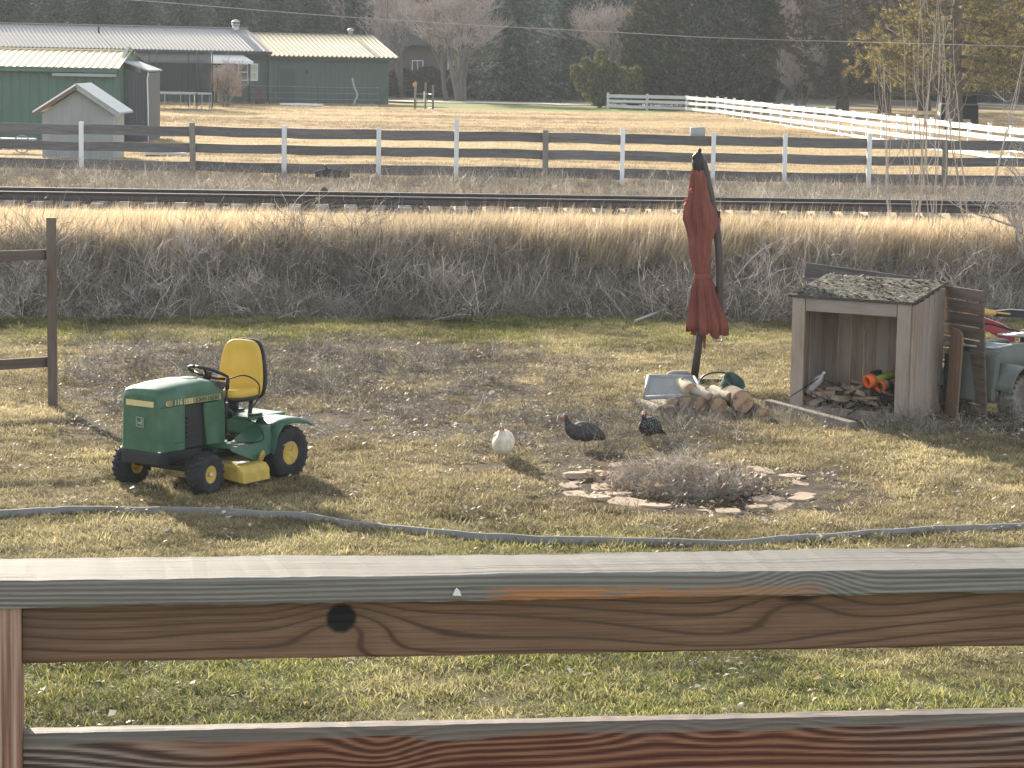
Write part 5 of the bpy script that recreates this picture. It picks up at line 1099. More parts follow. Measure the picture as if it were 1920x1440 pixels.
# frayed vent frill at the upper left, hanging strap below the hem
fr = MB(); r_ = random.Random(3)
for (x0, y0, x1, y1, n_) in ((1298, 322, 1297, 352, 10), (1297, 352, 1283, 386, 26), (1322, 332, 1330, 385, 16)):
    for i in range(n_):
        t = r_.random(); c = uu(x0 + (x1 - x0) * t, y0 + (y1 - y0) * t, r_.uniform(-.06, .02)); d = Vector((r_.uniform(-1, .4), r_.uniform(-.5, .5), r_.uniform(-1, .3))).normalized() * r_.uniform(.025, .055); s_ = Vector((r_.uniform(-1, 1), r_.uniform(-1, 1), r_.uniform(-1, 1))).normalized() * .018
        fr.add([c - s_, c + s_, c + d + s_ * .6, c + d * .7 - s_ * .8], [(0, 1, 2, 3)], 0, True)
fo = fr.build('frayed_frill', mat('pale_frayed_red', (.52, .22, .17), .9, .2, 20, bump=0), um); fo['kind'] = 'stuff'
sm_ = MB(); sm_.add([uu(1317, 622), uu(1324, 622), uu(1323, 654), uu(1319, 652), uu(1317, 622, .012), uu(1324, 622, .012), uu(1323, 654, .012), uu(1319, 652, .012)], [(0, 1, 2, 3), (4, 7, 6, 5), (0, 4, 5, 1), (1, 5, 6, 2), (2, 6, 7, 3), (3, 7, 4, 0)]); sm_.build('hanging_strap', M_CLOTH, um)
MB().box((0, 0, .02), (.9, .12, .05)).build('cross_base', M_POLE, um, .01); MB().box((0, 0, .021), (.12, .9, .049)).build('cross_base', M_POLE, um, .01)

# ------------------------------------------------------------------ log pile at its foot
M_LBARK = mat('pale_log_bark', (.46, .40, .30), .9, .35, 14, (1, 1, 1), .5, .01, second=(.60, .55, .43)); M_LDARK = mat('dark_log_bark', (.17, .125, .095), .95, .4, 14, bump=.6, bdist=.015)
bb = NB('log_end'); vv = bb.coords(); sx_, sy_, sz_ = bb.sep(vv); rr2 = bb.m('SQRT', bb.m('ADD', bb.m('MULTIPLY', sy_, sy_), bb.m('MULTIPLY', sz_, sz_))); wob = bb.noise(vv, 14, 3, .6)
ringw = bb.m('SINE', bb.m('ADD', bb.m('MULTIPLY', rr2, 420.0), bb.m('MULTIPLY', wob, 9.0))); stn = bb.noise(vv, 9, 3, .6)
ce = bb.mix(bb.m('MULTIPLY_ADD', ringw, .25, .3), (.46, .31, .19), (.28, .17, .105)); ce = bb.mix(bb.ramp(stn, [(.5, 0), (.66, .75)]), ce, (.17, .065, .045)); M_LEND = bb.done(bb.principled(ce, .85, 0, .2))
def logobj(px, py, r, L, dirx, tiltz, bark, lab, y, sd):
    """a sawn log lying end-on: local x runs from the near cut end to the far one"""
    c = on_y(px, py, y); d = Vector((dirx, 1, tiltz)).normalized(); rn = random.Random(sd)
    t = thing('log', lab, 'log', c, 0, 'cut logs in the pile'); t.rotation_euler = d.to_track_quat('X', 'Z').to_euler()
    k = 16; prof = [(0, .97), (.012, 1.0), (.2, 1.02), (.5, .98), (.8, 1.0), (1, .97)]; ph = rn.uniform(0, 6)
    rings = [[vb(L * a_, r * b_ * (1 + .04 * math.sin(3 * q + ph)) * math.cos(q), r * b_ * (1 + .04 * math.sin(2 * q + ph + a_)) * math.sin(q)) for q in [2 * math.pi * j / k for j in range(k)]] for a_, b_ in prof]
    MB().loft(rings, 0, True, False, True).build('bark', bark, t)
    for x_, q in ((0.001, 0), (L - .001, -1)):
        MB().add([vb(x_, v.y * .985, v.z * .985) for v in rings[q]], [tuple(range(k))]).build('cut_end', M_LEND, t)
    if rn.random() < .5: MB().tube([vb(L * .5, 0, r * .8), vb(L * .5 - .03, .02, r * 1.5)], [.018, .01], 6).build('branch_stub', bark, t)
    return t
LOGS = [(1393, 754, .128, .55, -.15, 0, 1, 'largest log of the pile with a wide tan cut end, at its right side', 28.95), (1428, 779, .085, .5, -.1, 0, 1, 'dark log lying alone right of the largest log', 28.8), (1348, 761, .098, .6, -.22, 0, 1, 'dark log at the bottom of the pile next to the largest one', 29.0), (1316, 757, .100, .6, -.25, 0, 1, 'dark log in the middle of the bottom row of the pile', 29.1),
        (1289, 758, .088, .6, -.25, 0, 1, 'dark log right of the two mossy pale ones in the bottom row', 29.15), (1262, 760, .084, .55, -.3, 0, 0, 'pale barked log second from the left in the bottom row', 29.2), (1239, 770, .058, .6, -.4, .02, 0, 'thin mossy pale log at the left end of the bottom row', 29.15),
        (1296, 731, .082, .55, -.35, .05, 0, 'stout pale log lying on top just below the umbrella pole', 29.3), (1331, 744, .048, .7, -.62, .14, 0, 'long thin pale log slanting down the top of the pile', 29.05), (1346, 748, .058, .6, -.45, .10, 0, 'white barked log on top right of the slanting one', 29.05), (1369, 745, .056, .5, -.35, .06, 0, 'short pale log on top beside the green scoop', 29.1), (1310, 745, .05, .5, -.3, .02, 1, 'small dark log wedged under the slanting pale one', 29.2)]
for i, (px, py, r, L, dx, tz_, bk, lab, y) in enumerate(LOGS): logobj(px, py, r, L, dx, tz_, M_LDARK if bk else M_LBARK, lab, y, i)
# grey tray, stone, green scoop with hoop
M_TRAY = mat('grey_plastic_tray', (.30, .29, .27), .5, .12, 8, (1, .2, 1), bump=.1); pt_ = [on_y(1209, 746, 29.2), on_y(1322, 741, 29.35), on_y(1300, 707, 29.75), on_y(1216, 705, 29.6)]
tyo = thing('plastic_tray', 'pale grey shallow plastic lid lying on the left of the log pile', 'lid', sum(pt_, Vector()) / 4); cc = Vector(tyo.location); q4 = [p - cc for p in pt_]; nrm = (q4[1] - q4[0]).cross(q4[3] - q4[0]).normalized()
mb = MB(); mb.loft([[q * .93 - nrm * .0 for q in q4], [q * .93 - nrm * .03 for q in q4]], 0, True, True, False); mb.build('tray_floor', M_TRAY, tyo)
mb = MB()
for i in range(4): mb.tube([q4[i], q4[(i + 1) % 4]], .024, 8)
mb.build('tray_rim', M_LGREY, tyo)
tag(MB().ico((0, 0, 0), (.17, .12, .075), sub=2, jit=.12, rnd=random.Random(4), smooth=True).build('grey_stone', mat('grey_fieldstone', (.30, .27, .25), .9, .25, 9), None, 0, ground(1272, 712) + Vector((0, 0, .05))), 'grey stone lying behind the pale lid', 'stone')
gs = thing('green_bucket', 'dark green plastic bucket tipped over behind the logs with a wire hoop handle', 'bucket', on_y(1368, 726, 29.75)); Mg = Matrix.Rotation(.55, 3, 'Y') @ Matrix.Rotation(.5, 3, 'X'); mb = MB()
mb.lathe([(.005, -.13), (.10, -.13), (.135, .10), (.145, .10), (.145, .115), (.125, .115), (.092, -.115), (.004, -.115)], 20, Mg); mb.build('bucket_body', mat('dark_green_plastic', (.035, .085, .070), .45, .15, 8, bump=.05), gs)
MB().tube(crom([vb(-.34, .02, -.03), vb(-.33, .02, .10), vb(-.20, .02, .165), vb(-.02, .02, .155), vb(.03, .0, .05)], 6), .012, 6).build('hoop_handle', M_POLE, gs)
# flat timber edging from the logs to the shelter
a, b_ = ground(1440, 768), ground(1600, 806); a.z += .03; b_.z += .0
M_OLDW = woodmat('silvery_old_timber', (.13, .11, .095), (.34, .30, .26), 'X', 1, .9, .5); d_ = b_ - a
tag(MB().box((0, 0, 0), (d_.length, .10, .14)).build('ground_timber', M_OLDW, None, .012, (a + b_) / 2 + Vector((0, 0, .02)), d_.to_track_quat('X', 'Z').to_euler()), 'weathered timber lying on edge between log pile and shelter', 'timber')

# ------------------------------------------------------------------ wooden shelter
M_SHW = woodmat('grey_brown_shelter_plank', (.23, .165, .125), (.50, .39, .30), 'Z', .8, .85, .35, grey=(.45, .385, .325), stain=.25); M_SHX = woodmat('grey_brown_shelter_rail', (.20, .15, .115), (.41, .33, .265), 'X', .8, .85, .35, grey=(.38, .33, .29), stain=.2)
sw_, sdp, shh = 1.44, 1.05, 1.36; FL = Vector((3.235, 29.5, 0)); ux, uy = Vector((.87, -.49, 0)), Vector((.49, .87, 0)); og = FL + ux * sw_ / 2 + uy * sdp / 2; og.z = Hs(og.x, og.y) - .03
sl_ = thing('wood_shelter', 'open fronted weathered wooden firewood box with a leaf strewn flat roof', 'shelter', og, math.atan2(-.49, .87))
def hz(y): return shh + (y + sdp / 2) * .15
for x_ in (-sw_ / 2 + .08, sw_ / 2 - .075): MB().box((0, 0, shh / 2), (.155, .045, shh)).build('front_post', M_SHW, sl_, .006, (x_, -sdp / 2, 0))
for x_ in (-sw_ / 2 + .05, sw_ / 2 - .05): MB().box((0, 0, shh / 2 - .02), (.09, .09, shh - .04)).build('frame_post', M_SHW, sl_, .006, (x_, -sdp / 2 + .07, 0))
MB().box((0, 0, 0), (sw_ - .325, .04, .15)).build('lintel', M_SHX, sl_, .006, (.0025, -sdp / 2, shh - .08)); MB().box((0, 0, 0), (sw_ - .32, .04, .10)).build('sill', M_SHX, sl_, .006, (.0, -sdp / 2 + .02, .05))
nb = 9; wv_ = (sw_ - .0) / nb
for i in range(nb): MB().box((0, 0, hz(.5) / 2 - .02), (wv_ - .006, .022, hz(.5) - .05 + R.uniform(-.02, 0))).build('back_plank', M_SHW, sl_, .003, (-sw_ / 2 + wv_ * (i + .5), sdp / 2 - .018 + R.uniform(-.005, .005), .01))
ns = 6; wp_ = (sdp - .03) / ns
for s in (-1, 1):
    for i in range(ns):
        y_ = -sdp / 2 + .028 + wp_ * (i + .5); h_ = hz(y_) - .03; MB().box((0, 0, h_ / 2), (.022, wp_ - .007, h_ + R.uniform(-.015, .01))).build('side_plank', M_SHW, sl_, .003, (s * (sw_ / 2 + .011 + R.uniform(-.003, .003)), y_, .0))
M_SHING = mat('mossy_roll_roofing', (.075, .07, .052), .95, .45, 16, bump=.6, bdist=.02, second=(.17, .155, .11)); mb = MB(); zf, zb_ = hz(-sdp / 2 - .03) + .0, hz(sdp / 2 + .03)
mb.add([vb(sx * (sw_ / 2 + .045), y_, z_ + t_) for t_ in (0, .032) for y_, z_ in ((-sdp / 2 - .05, zf), (sdp / 2 + .04, zb_)) for sx in (-1, 1)], [(0, 2, 3, 1), (4, 5, 7, 6), (0, 1, 5, 4), (2, 6, 7, 3), (0, 4, 6, 2), (1, 3, 7, 5)]); mb.build('roof', M_SHING, sl_, .006)
r_ = random.Random(8); lf = MB()
for i in range(900):
    x_, y_ = r_.uniform(-sw_ / 2, sw_ / 2 + .03), r_.uniform(-sdp / 2 - .03, sdp / 2 + .02); z_ = hz(y_) + .034 + r_.uniform(0, .018); a_ = r_.uniform(0, 6.28); l_ = r_.uniform(.012, .035); w_ = l_ * r_.uniform(.3, .7); dd = vb(math.cos(a_), math.sin(a_), r_.uniform(-.5, .5)) * l_; ss = vb(-math.sin(a_), math.cos(a_), r_.uniform(-.4, .4)) * w_; c = vb(x_, y_, z_)
    lf.add([c - dd, c + ss, c + dd, c - ss], [(0, 1, 2, 3)])
me_ = bpy.data.meshes.new('roof_litter'); me_.from_pydata(lf.v, [], lf.f); me_.materials.append(leafmat('roof_leaves', [(0, (.035, .03, .024)), (.5, (.10, .088, .062)), (.8, (.22, .195, .14)), (1, (.40, .37, .29))], .1)); o = put('roof_litter', me_, sl_); o['kind'] = 'stuff'
def SL(x, y, z): return sl_.matrix_basis @ Vector((x, y, z))
sl_.matrix_basis = Matrix.Translation(sl_.location) @ Matrix.Rotation(math.atan2(-.49, .87), 4, 'Z')
# firewood inside
M_FW = woodmat('split_firewood', (.17, .12, .085), (.46, .36, .26), 'X', 1.4, .9, .5, stain=.35); r_ = random.Random(21)
def chunk(L, w, h, sd):
    rn = random.Random(sd); mb = MB(); a_ = [vb(-L / 2, y + rn.uniform(-.008, .008), z + rn.uniform(-.008, .008)) for y, z in ((-w / 2, -h / 2), (w / 2, -h / 2), (w * .35, h / 2), (-w * .4, h * .35))]; mb.loft([a_, [p + vb(L * .5, rn.uniform(-.01, .01), rn.uniform(-.01, .01)) for p in a_], [vb(-p.x + rn.uniform(-.02, .02), p.y * rn.uniform(.8, 1), p.z) for p in a_]], 0, True, True, False); return mb.mesh('firewood', M_FW)
CH = [chunk(.34, .10, .05, 1), chunk(.30, .08, .035, 2), chunk(.26, .12, .06, 3), chunk(.36, .05, .04, 4), chunk(.22, .10, .03, 5)]
for i in range(84):
    x_ = r_.uniform(-.56, .56); y_ = r_.uniform(-.44, .36); base = .10 + .26 * (1 - ((x_ - .05) / .75) ** 2) * (.75 + .25 * (y_ + .4)); z_ = .03 + r_.random() * base
    o = put('firewood', CH[i % 5], None, .004, SL(x_, y_, z_), (r_.uniform(-.6, .6), r_.uniform(-.55, .55), r_.uniform(-1.3, 1.3) + (-.5)))
    tag(o, 'split grey brown firewood piece ' + ('at the left' if x_ < -.3 else 'left of the middle' if x_ < 0 else 'right of the middle' if x_ < .3 else 'at the right') + (' front' if y_ < -.2 else ' centre' if y_ < .1 else ' back') + (' bottom' if z_ < .13 else ' top') + ' of the heap', 'firewood', 'firewood heaped in the shelter')
mb = MB()
for i in range(26):
    p = SL(r_.uniform(-.6, .55), r_.uniform(-.66, -.15), r_.uniform(.02, .34)); d = Vector((r_.uniform(-1, 1), r_.uniform(-.4, .4), r_.uniform(-.5, .6))).normalized() * r_.uniform(.12, .3); mb.tube([p - d, p + Vector((0, 0, r_.uniform(-.02, .02))), p + d], [.007, .006, .003], 4, caps=False)
o = mb.build('twigs', M_WEED); tag(o, 'loose thin sticks lying over the firewood', 'sticks', kind='stuff')
# bottle and two toy launch tubes
M_CLEAR = mat('cloudy_plastic', (.42, .40, .39), .35, .2, 10, bump=.4, bdist=.01, spec=.5); bo = thing('plastic_bottle', 'crumpled cloudy plastic bottle leaning inside the shelter at the left', 'bottle', SL(-.50, -.30, .34)); bo.rotation_euler = (0.1, .62, -.2); mb = MB()
mb.lathe([(.005, -.15), (.045, -.15), (.052, -.13), (.050, -.06), (.040, -.03), (.052, 0), (.050, .07), (.034, .11), (.016, .135), (.016, .155), (.004, .155)], 16); mb.build('bottle_body', M_CLEAR, bo); MB().lathe([(.018, .15), (.018, .175), (.003, .177)], 12).build('cap', M_WHITE, bo)
M_OR = mat('orange_plastic', (.78, .16, .045), .45, .08, 6, bump=0); M_LIME = mat('lime_plastic', (.42, .47, .10), .5, .12, 6, bump=0); M_CREAM = mat('cream_plastic', (.70, .62, .38), .5, .1, 6, bump=0)
for k, (px, py, rr3, lab) in enumerate([(1626, 716, .078, 'larger orange ended lime toy tube lying on the firewood'), (1650, 725, .066, 'smaller orange ended toy tube with cream collar on the firewood')]):
    p = on_y(px, py, SL(.25, -.34 + .04 * k, 0).y); t = thing('toy_tube', lab, 'toy tube', p, 0, 'orange ended toy tubes'); d = Vector((.86, .45, .20)).normalized() if k == 0 else Vector((.55, .80, .16)).normalized(); t.rotation_euler = d.to_track_quat('Z', 'Y').to_euler(); mb = MB()
    mb.lathe([(rr3 * .66, -.0), (rr3, -.01), (rr3, .09), (rr3 * .7, .10), (rr3 * .66, .10), (rr3 * .62, .02), (rr3 * .66, 0)], 22, close=True); mb.build('end_ring', M_OR, t)
    MB().lathe([(rr3 * .62, .09), (rr3 * .62, .42 if k == 0 else .2), (.002, .42 if k == 0 else .2)], 18, close=True).build('barrel', M_LIME if k == 0 else M_CREAM, t)
    if k == 0: MB().box((.0, rr3 * .95, .14), (.07, .05, .12)).build('trigger_block', M_PLAS, t, .008)
    else: MB().lathe([(rr3 * 1.02, .05), (rr3 * 1.03, .10), (rr3 * .9, .11), (rr3 * .9, .05)], 22, close=True).build('collar', M_CREAM, t)
# boards propped behind, slatted panel and rounded board on the right
M_LB = woodmat('grey_lean_board', (.07, .068, .066), (.19, .18, .165), 'X', .8, .9, .4)
for i, (x0, y0, x1, y1, dp, lab) in enumerate([(1512, 494, 1722, 522, 31.3, 'wide dark grey board propped behind the shelter roof'), (1585, 497, 1780, 530, 31.2, 'narrow pale edged board propped behind the shelter roof'), (1520, 516, 1600, 522, 31.0, 'short grey board end poking out left behind the shelter roof')]):
    a, b_ = on_y(x0, y0, dp + .3), on_y(x1, y1, dp - .3); d = b_ - a; tag(MB().box((0, 0, -.10), (d.length, .035, .22 if i == 0 else .12)).build('propped_board', M_LB, None, .004, (a + b_) / 2, d.to_track_quat('X', 'Z').to_euler()), lab, 'board', 'boards propped behind the shelter')
    c_ = (a + b_) / 2; 
pa, pb_ = Vector((4.86, 30.1, 0)), Vector((5.36, 29.05, 0)); pd = (pb_ - pa); pL = pd.length; pz = Hs(5.2, 29.9)
M_SLAT = woodmat('dark_pallet_slat', (.10, .075, .062), (.235, .185, .155), 'X', .8, .85, .4, stain=.3)
pl = thing('slatted_panel', 'dark slatted wooden panel leaning against the right side of the shelter', 'panel', (pa + pb_) / 2 + Vector((0, 0, pz)), math.atan2(pd.y, pd.x))
for i in range(10): MB().box((0, 0, 0), (pL * R.uniform(.985, 1.0), .022, .132)).build('slat', M_SLAT, pl, .003, (R.uniform(-.008, .008), .10 - .012 * i + 0 * R.random(), .075 + i * .1485), (.085, R.uniform(-.006, .006), 0))
for x_ in (-pL / 2 + .08, pL / 2 - .10): MB().beam((x_, .145, .02), (x_, .02, 1.46), .06, .035, (0, 1, 0)).build('upright', M_SLAT, pl, .003)
p = ground(1771, 771); d = Vector((.42, -.9, 0)).normalized(); mb = MB()
mb.prism([(-.12, 0), (.12, 0), (.12, .92), (.09, .99), (.0, 1.02), (-.12, 1.02)], -.014, .014, 'Y'); tag(mb.build('rounded_board', woodmat('tan_board_wood', (.19, .12, .08), (.36, .24, .165), 'Z', .9, .7, .3), None, .006, Vector((5.09, 29.35, Hs(5.1, 29.4))), (.0, .06, -1.15)), 'tan board with a rounded corner standing between shelter and slatted panel', 'board')
# ------------------------------------------------------------------ quad bike and dirt bike at the right edge
M_QB = mat('grey_green_plastic', (.13, .14, .115), .55, .15, 6, bump=.05); M_RED = mat('red_plastic', (.36, .035, .045), .4, .15, 7, bump=.03); M_MUD = mat('muddy_tyre', (.16, .14, .115), .95, .5, 18, bump=.5, second=(.34, .31, .26)); M_YEL = mat('yellow_grip', (.70, .45, .12), .5, .15, 8)
qa = math.atan2(.80, .60); qp = Vector((5.50, 29.60, 0)); qp.z = Hs(qp.x, qp.y) - .06
qb = thing('quad_bike', 'grey green quad bike with muddy tyres cut by the right edge', 'quad bike', qp, qa)
def qwheel(x, s, r=.275, w=.22):
    o = MB().lathe([(r * .56, -w * .42), (r * .80, -w * .5), (r * .93, -w * .45), (r, -w * .25), (r, w * .25), (r * .93, w * .45), (r * .80, w * .5), (r * .56, w * .42)], 30, RX).build('tyre', M_MUD, qb, loc=(x, s * .40, r))
    kb = MB()
    for k in range(22):
        q = k * 2 * math.pi / 22
        for yy in (-.085, -.03, .03, .085): kb.box((math.cos(q + yy) * r * .99, yy, math.sin(q + yy) * r * .99), (.03, .034, .035), (0, -q, 0))
    kk = kb.build('knobs', M_MUD, o); kk['kind'] = 'stuff'
    m = MB(); y_ = s * w * .40; m.lathe([(r * .58, y_), (r * .54, y_ + s * .012), (r * .48, y_ - s * .02), (r * .44, y_ - s * .06), (r * .2, y_ - s * .06), (.001, y_ - s * .04)], 26, RX)
    for k in range(5): q = k * 1.2566; m.beam((math.cos(q) * .03, y_ - s * .045, math.sin(q) * .03), (math.cos(q) * r * .5, y_ - s * .03, math.sin(q) * r * .5), .035, .03, (0, 1, 0))
    m.build('rim', mat('pale_alloy', (.66, .65, .61), .5, .2, 9, metal=.3) if 'pale_alloy' not in bpy.data.materials else bpy.data.materials['pale_alloy'], o)
for x_ in (0, 1.15):
    for s in (-1, 1): qwheel(x_, s)
mb = MB(); mb.loft([[vb(-.36 + dx, y, z) for y, z in ((-.30, z0), (.30, z0), (.34, z1), (-.34, z1))] for dx, z0, z1 in ((0, .26, .80), (.10, .24, .86))], 0, True, True, False); mb.build('rear_panel', M_QB, qb, .03)
MB().box((-.28, .30, .50), (.16, .10, .58)).build('side_guard', M_PLAS, qb, .02)
mb = MB(); mb.loft([[vb(x, y, z + zo) for y, z in ((-.17, .50), (.17, .50), (.2, .72), (.12, .84), (-.12, .84), (-.2, .72))] for x, zo in ((-.2, 0), (.2, .02), (.7, .0), (1.15, -.03), (1.4, -.12))], 0, True, True, True); mb.build('body', M_QB, qb)
for x_ in (0, 1.15):
    for s in (-1, 1):
        rg = [[vb(x_ + .36 * math.cos(q), s * yy, .30 + .36 * math.sin(q) + (.02 if yy < .4 else 0)) for yy in (.18, .36, .50, .52)] for q in np.linspace(.25, math.pi - .25, 10)]
        o = MB().loft(rg, 0, False, False, True).build('fender', M_QB, qb); sd = o.modifiers.new('thick', 'SOLIDIFY'); sd.thickness = .012
mb = MB(); mb.loft([[vb(x, y, z) for y, z in ((-w, .84), (w, .84), (w * .8, t), (-w * .8, t))] for x, w, t in ((-.15, .13, .90), (.1, .15, .93), (.42, .11, .94), (.55, .07, .90))], 0, True, True, True); mb.build('seat', M_PLAS, qb, subs=1)
for x0 in (-.42, .98):
    rk = MB()
    for k in range(5): rk.tube([(x0 + k * .10, -.33, .90), (x0 + k * .10, .33, .90)], .011, 6)
    rk.tube([(x0, -.33, .90), (x0 + .42, -.33, .90), (x0 + .42, .33, .90), (x0, .33, .90), (x0, -.33, .90)], .014, 6); rk.build('rack', M_STEEL, qb)
MB().tube(crom([(.66, -.40, 1.06), (.72, -.25, 1.04), (.80, 0, .98), (.72, .25, 1.04), (.66, .40, 1.06)], 5), .014, 6).build('handlebar', M_BLACKM, qb)
for s in (-1, 1): MB().tube([(.68, s * .32, 1.05), (.645, s * .45, 1.065)], .02, 8).build('grip', M_PLAS, qb)
MB().lathe([(.001, .03), (.07, .02), (.075, -.02), (.001, -.03)], 16, Matrix.Rotation(math.pi / 2, 3, 'Y')).build('headlight', M_STEEL, qb, loc=(1.42, 0, .68))
da = math.atan2(-.12, 1.0); dp = on_y(1868, 640, 30.9); db = thing('dirt_bike', 'red dirt bike with black seat and yellow tail grip standing behind the quad bike', 'motorbike', gz(dp.x + .20, 30.9, .05), da)
def bwheel(x, r):
    o = MB().lathe([(r * .8, -.035), (r * .93, -.05), (r, -.025), (r, .025), (r * .93, .05), (r * .8, .035), (r * .8, -.035)], 30, RX, close=True).build('wheel', M_TYRE, db, loc=(x, 0, r)); m = MB()
    for k in range(16): q = k * math.pi / 8; m.tube([(0, .02 * (-1) ** k, 0), (math.cos(q) * r * .82, 0, math.sin(q) * r * .82)], .004, 3)
    m.tube([(0, -.06, 0), (0, .06, 0)], .03, 10); m.build('spokes', M_STEEL, o)
bwheel(-.30, .29); bwheel(.88, .32)
mb = MB(); mb.loft([[vb(x, y, z) for y, z in ((-w, z0), (w, z0), (w * .6, z1), (-w * .6, z1))] for x, w, z0, z1 in ((-.58, .06, .86, .95), (-.35, .10, .78, .92), (-.12, .10, .66, .84), (.02, .07, .60, .76))], 0, True, True, True); mb.build('rear_fender', M_RED, db, .01)
mb = MB(); mb.loft([[vb(x, y, z) for y, z in ((-w, z0), (w, z0), (w * .7, z1), (-w * .7, z1))] for x, w, z0, z1 in ((-.25, .07, .94, 1.0), (-.05, .10, .94, 1.03), (.15, .09, .94, 1.02), (.32, .06, .98, 1.08), (.42, .05, 1.04, 1.12))], 0, True, True, True); mb.build('seat', M_PLAS, db, .01)
for s in (-1, 1): MB().prism([(.12, .72), (.40, 1.02), (.62, 1.00), (.55, .78), (.30, .64)], s * .09, s * .14, 'Y').build('tank_shroud', M_RED, db, .015)
mb = MB(); mb.box((.25, 0, .55), (.34, .2, .34)); mb.tube([(.72, 0, 1.12), (.55, 0, .8), (.4, 0, .36), (-.30, 0, .30)], .025, 8); mb.build('frame', M_BLACKM, db, .01)
for s in (-1, 1): MB().tube([(.70, s * .09, 1.18), (.88, s * .09, .32)], .022, 8).build('fork', M_STEEL, db)
MB().prism([(.62, .78), (.80, .76), (1.02, .72), (1.20, .62), (1.0, .69), (.8, .72)], -.06, .06, 'Y').build('front_fender', M_RED, db, .008)
MB().tube(crom([(.55, -.38, 1.30), (.62, -.22, 1.28), (.70, 0, 1.22), (.62, .22, 1.28), (.55, .38, 1.30)], 5), .013, 6).build('handlebar', M_BLACKM, db)
for s in (-1, 1): MB().tube([(.57, s * .30, 1.295), (.53, s * .43, 1.31)], .02, 8).build('grip', M_PLAS, db)
mb = MB(); mb.tube([(-.62, -.08, .99), (-.45, -.10, 1.0), (-.22, -.10, .99)], [.035, .045, .03], 10); mb.tube([(-.22, -.10, .99), (-.05, -.10, .98)], .012, 6); mb.build('tail_grip', M_YEL, db)

# ------------------------------------------------------------------ fire ring
M_FLAG = mat('sandy_flagstone', (.42, .315, .225), .95, .25, 7, bump=.3, bdist=.01, second=(.48, .37, .27)); fp = thing('fire_ring', 'low ring of flat sandy stones half buried round a heap of brush', 'fire ring', (1.72, 24.0, Hs(1.72, 24.0))); r_ = random.Random(15)
def flag(sd, w, d):
    rn = random.Random(sd); n = 8; pts = [(w / 2 * (abs(math.cos(q)) ** .6) * (1 if math.cos(q) > 0 else -1) * rn.uniform(.85, 1.08), d / 2 * (abs(math.sin(q)) ** .6) * (1 if math.sin(q) > 0 else -1) * rn.uniform(.85, 1.08)) for q in [2 * math.pi * (k + .4) / n for k in range(n)]]
    return MB().prism(pts, -.05, .03, 'Z').mesh('stone', M_FLAG)
FLG = [flag(i, .30, .24) for i in range(5)]
for row, (rad, n) in enumerate(((1.14, 23), (.90, 17))):
    for k in range(n):
        if row and r_.random() < .25: continue
        q = 2 * math.pi * (k + r_.uniform(-.12, .12)) / n; x_, y_ = math.cos(q) * rad * r_.uniform(.93, 1.08), math.sin(q) * rad * 1.06 * r_.uniform(.93, 1.08); s = r_.uniform(.7, 1.3)
        o = put('stone', FLG[r_.randint(0, 4)], fp, .008, (x_, y_, Hs(1.72 + x_, 24 + y_) - fp.location.z + r_.uniform(-.045, .008)), (r_.uniform(-.09, .09), r_.uniform(-.09, .09), q + 1.57 + r_.uniform(-.35, .35))); o.scale = (s, s * r_.uniform(.85, 1.1), 1)
n = 460; a_ = RS.rand(n) * 6.283; q_ = np.sqrt(RS.rand(n)) * .66; x = 1.62 + q_ * np.cos(a_) * 1.05; y = 23.95 + q_ * np.sin(a_); hgt = .22 * (1 - (q_ / .75) ** 2) * (.4 + 1.2 * fbm(x * 3, y * 3, 97, 2))
scatter('brush_heap', np.stack([x, y, H(x, y) + hgt * RS.rand(n)], 1), np.stack([(RS.rand(n) - .5) * 3.0, (RS.rand(n) - .5) * 3.0, RS.rand(n) * 6.28], 1), .20 + .26 * RS.rand(n), RS.randint(0, 9, n), P_STALK + P_DROOP, RS.rand(n) * .4, .75 + .6 * RS.rand(n), 'heap of dry weeds and brush inside the stone ring')
M_BLEAF = leafmat('dead_burdock_leaf', [(0, (.15, .105, .08)), (.5, (.22, .16, .12)), (1, (.30, .23, .17))], .3)
n = 330; a_ = RS.rand(n) * 6.283; q_ = np.sqrt(RS.rand(n)) * .80; x = 1.68 + q_ * np.cos(a_) * 1.05; y = 23.97 + q_ * np.sin(a_)
P_DEB = [c.copy() for c in P_CHIP[:4]]
for c in P_DEB: c.materials.clear(); c.materials.append(M_BLEAF)
scatter('leaf_debris', np.stack([x, y, H(x, y) + .01 + .16 * np.clip(1 - (q_ / .75) ** 2, 0, 1) * RS.rand(n)], 1), np.stack([(RS.rand(n) - .5) * 1.6, (RS.rand(n) - .5) * 1.6, RS.rand(n) * 6.28], 1), .7 + .8 * RS.rand(n), RS.randint(0, 4, n), P_DEB, label='brown dead leaf debris inside the stone ring')
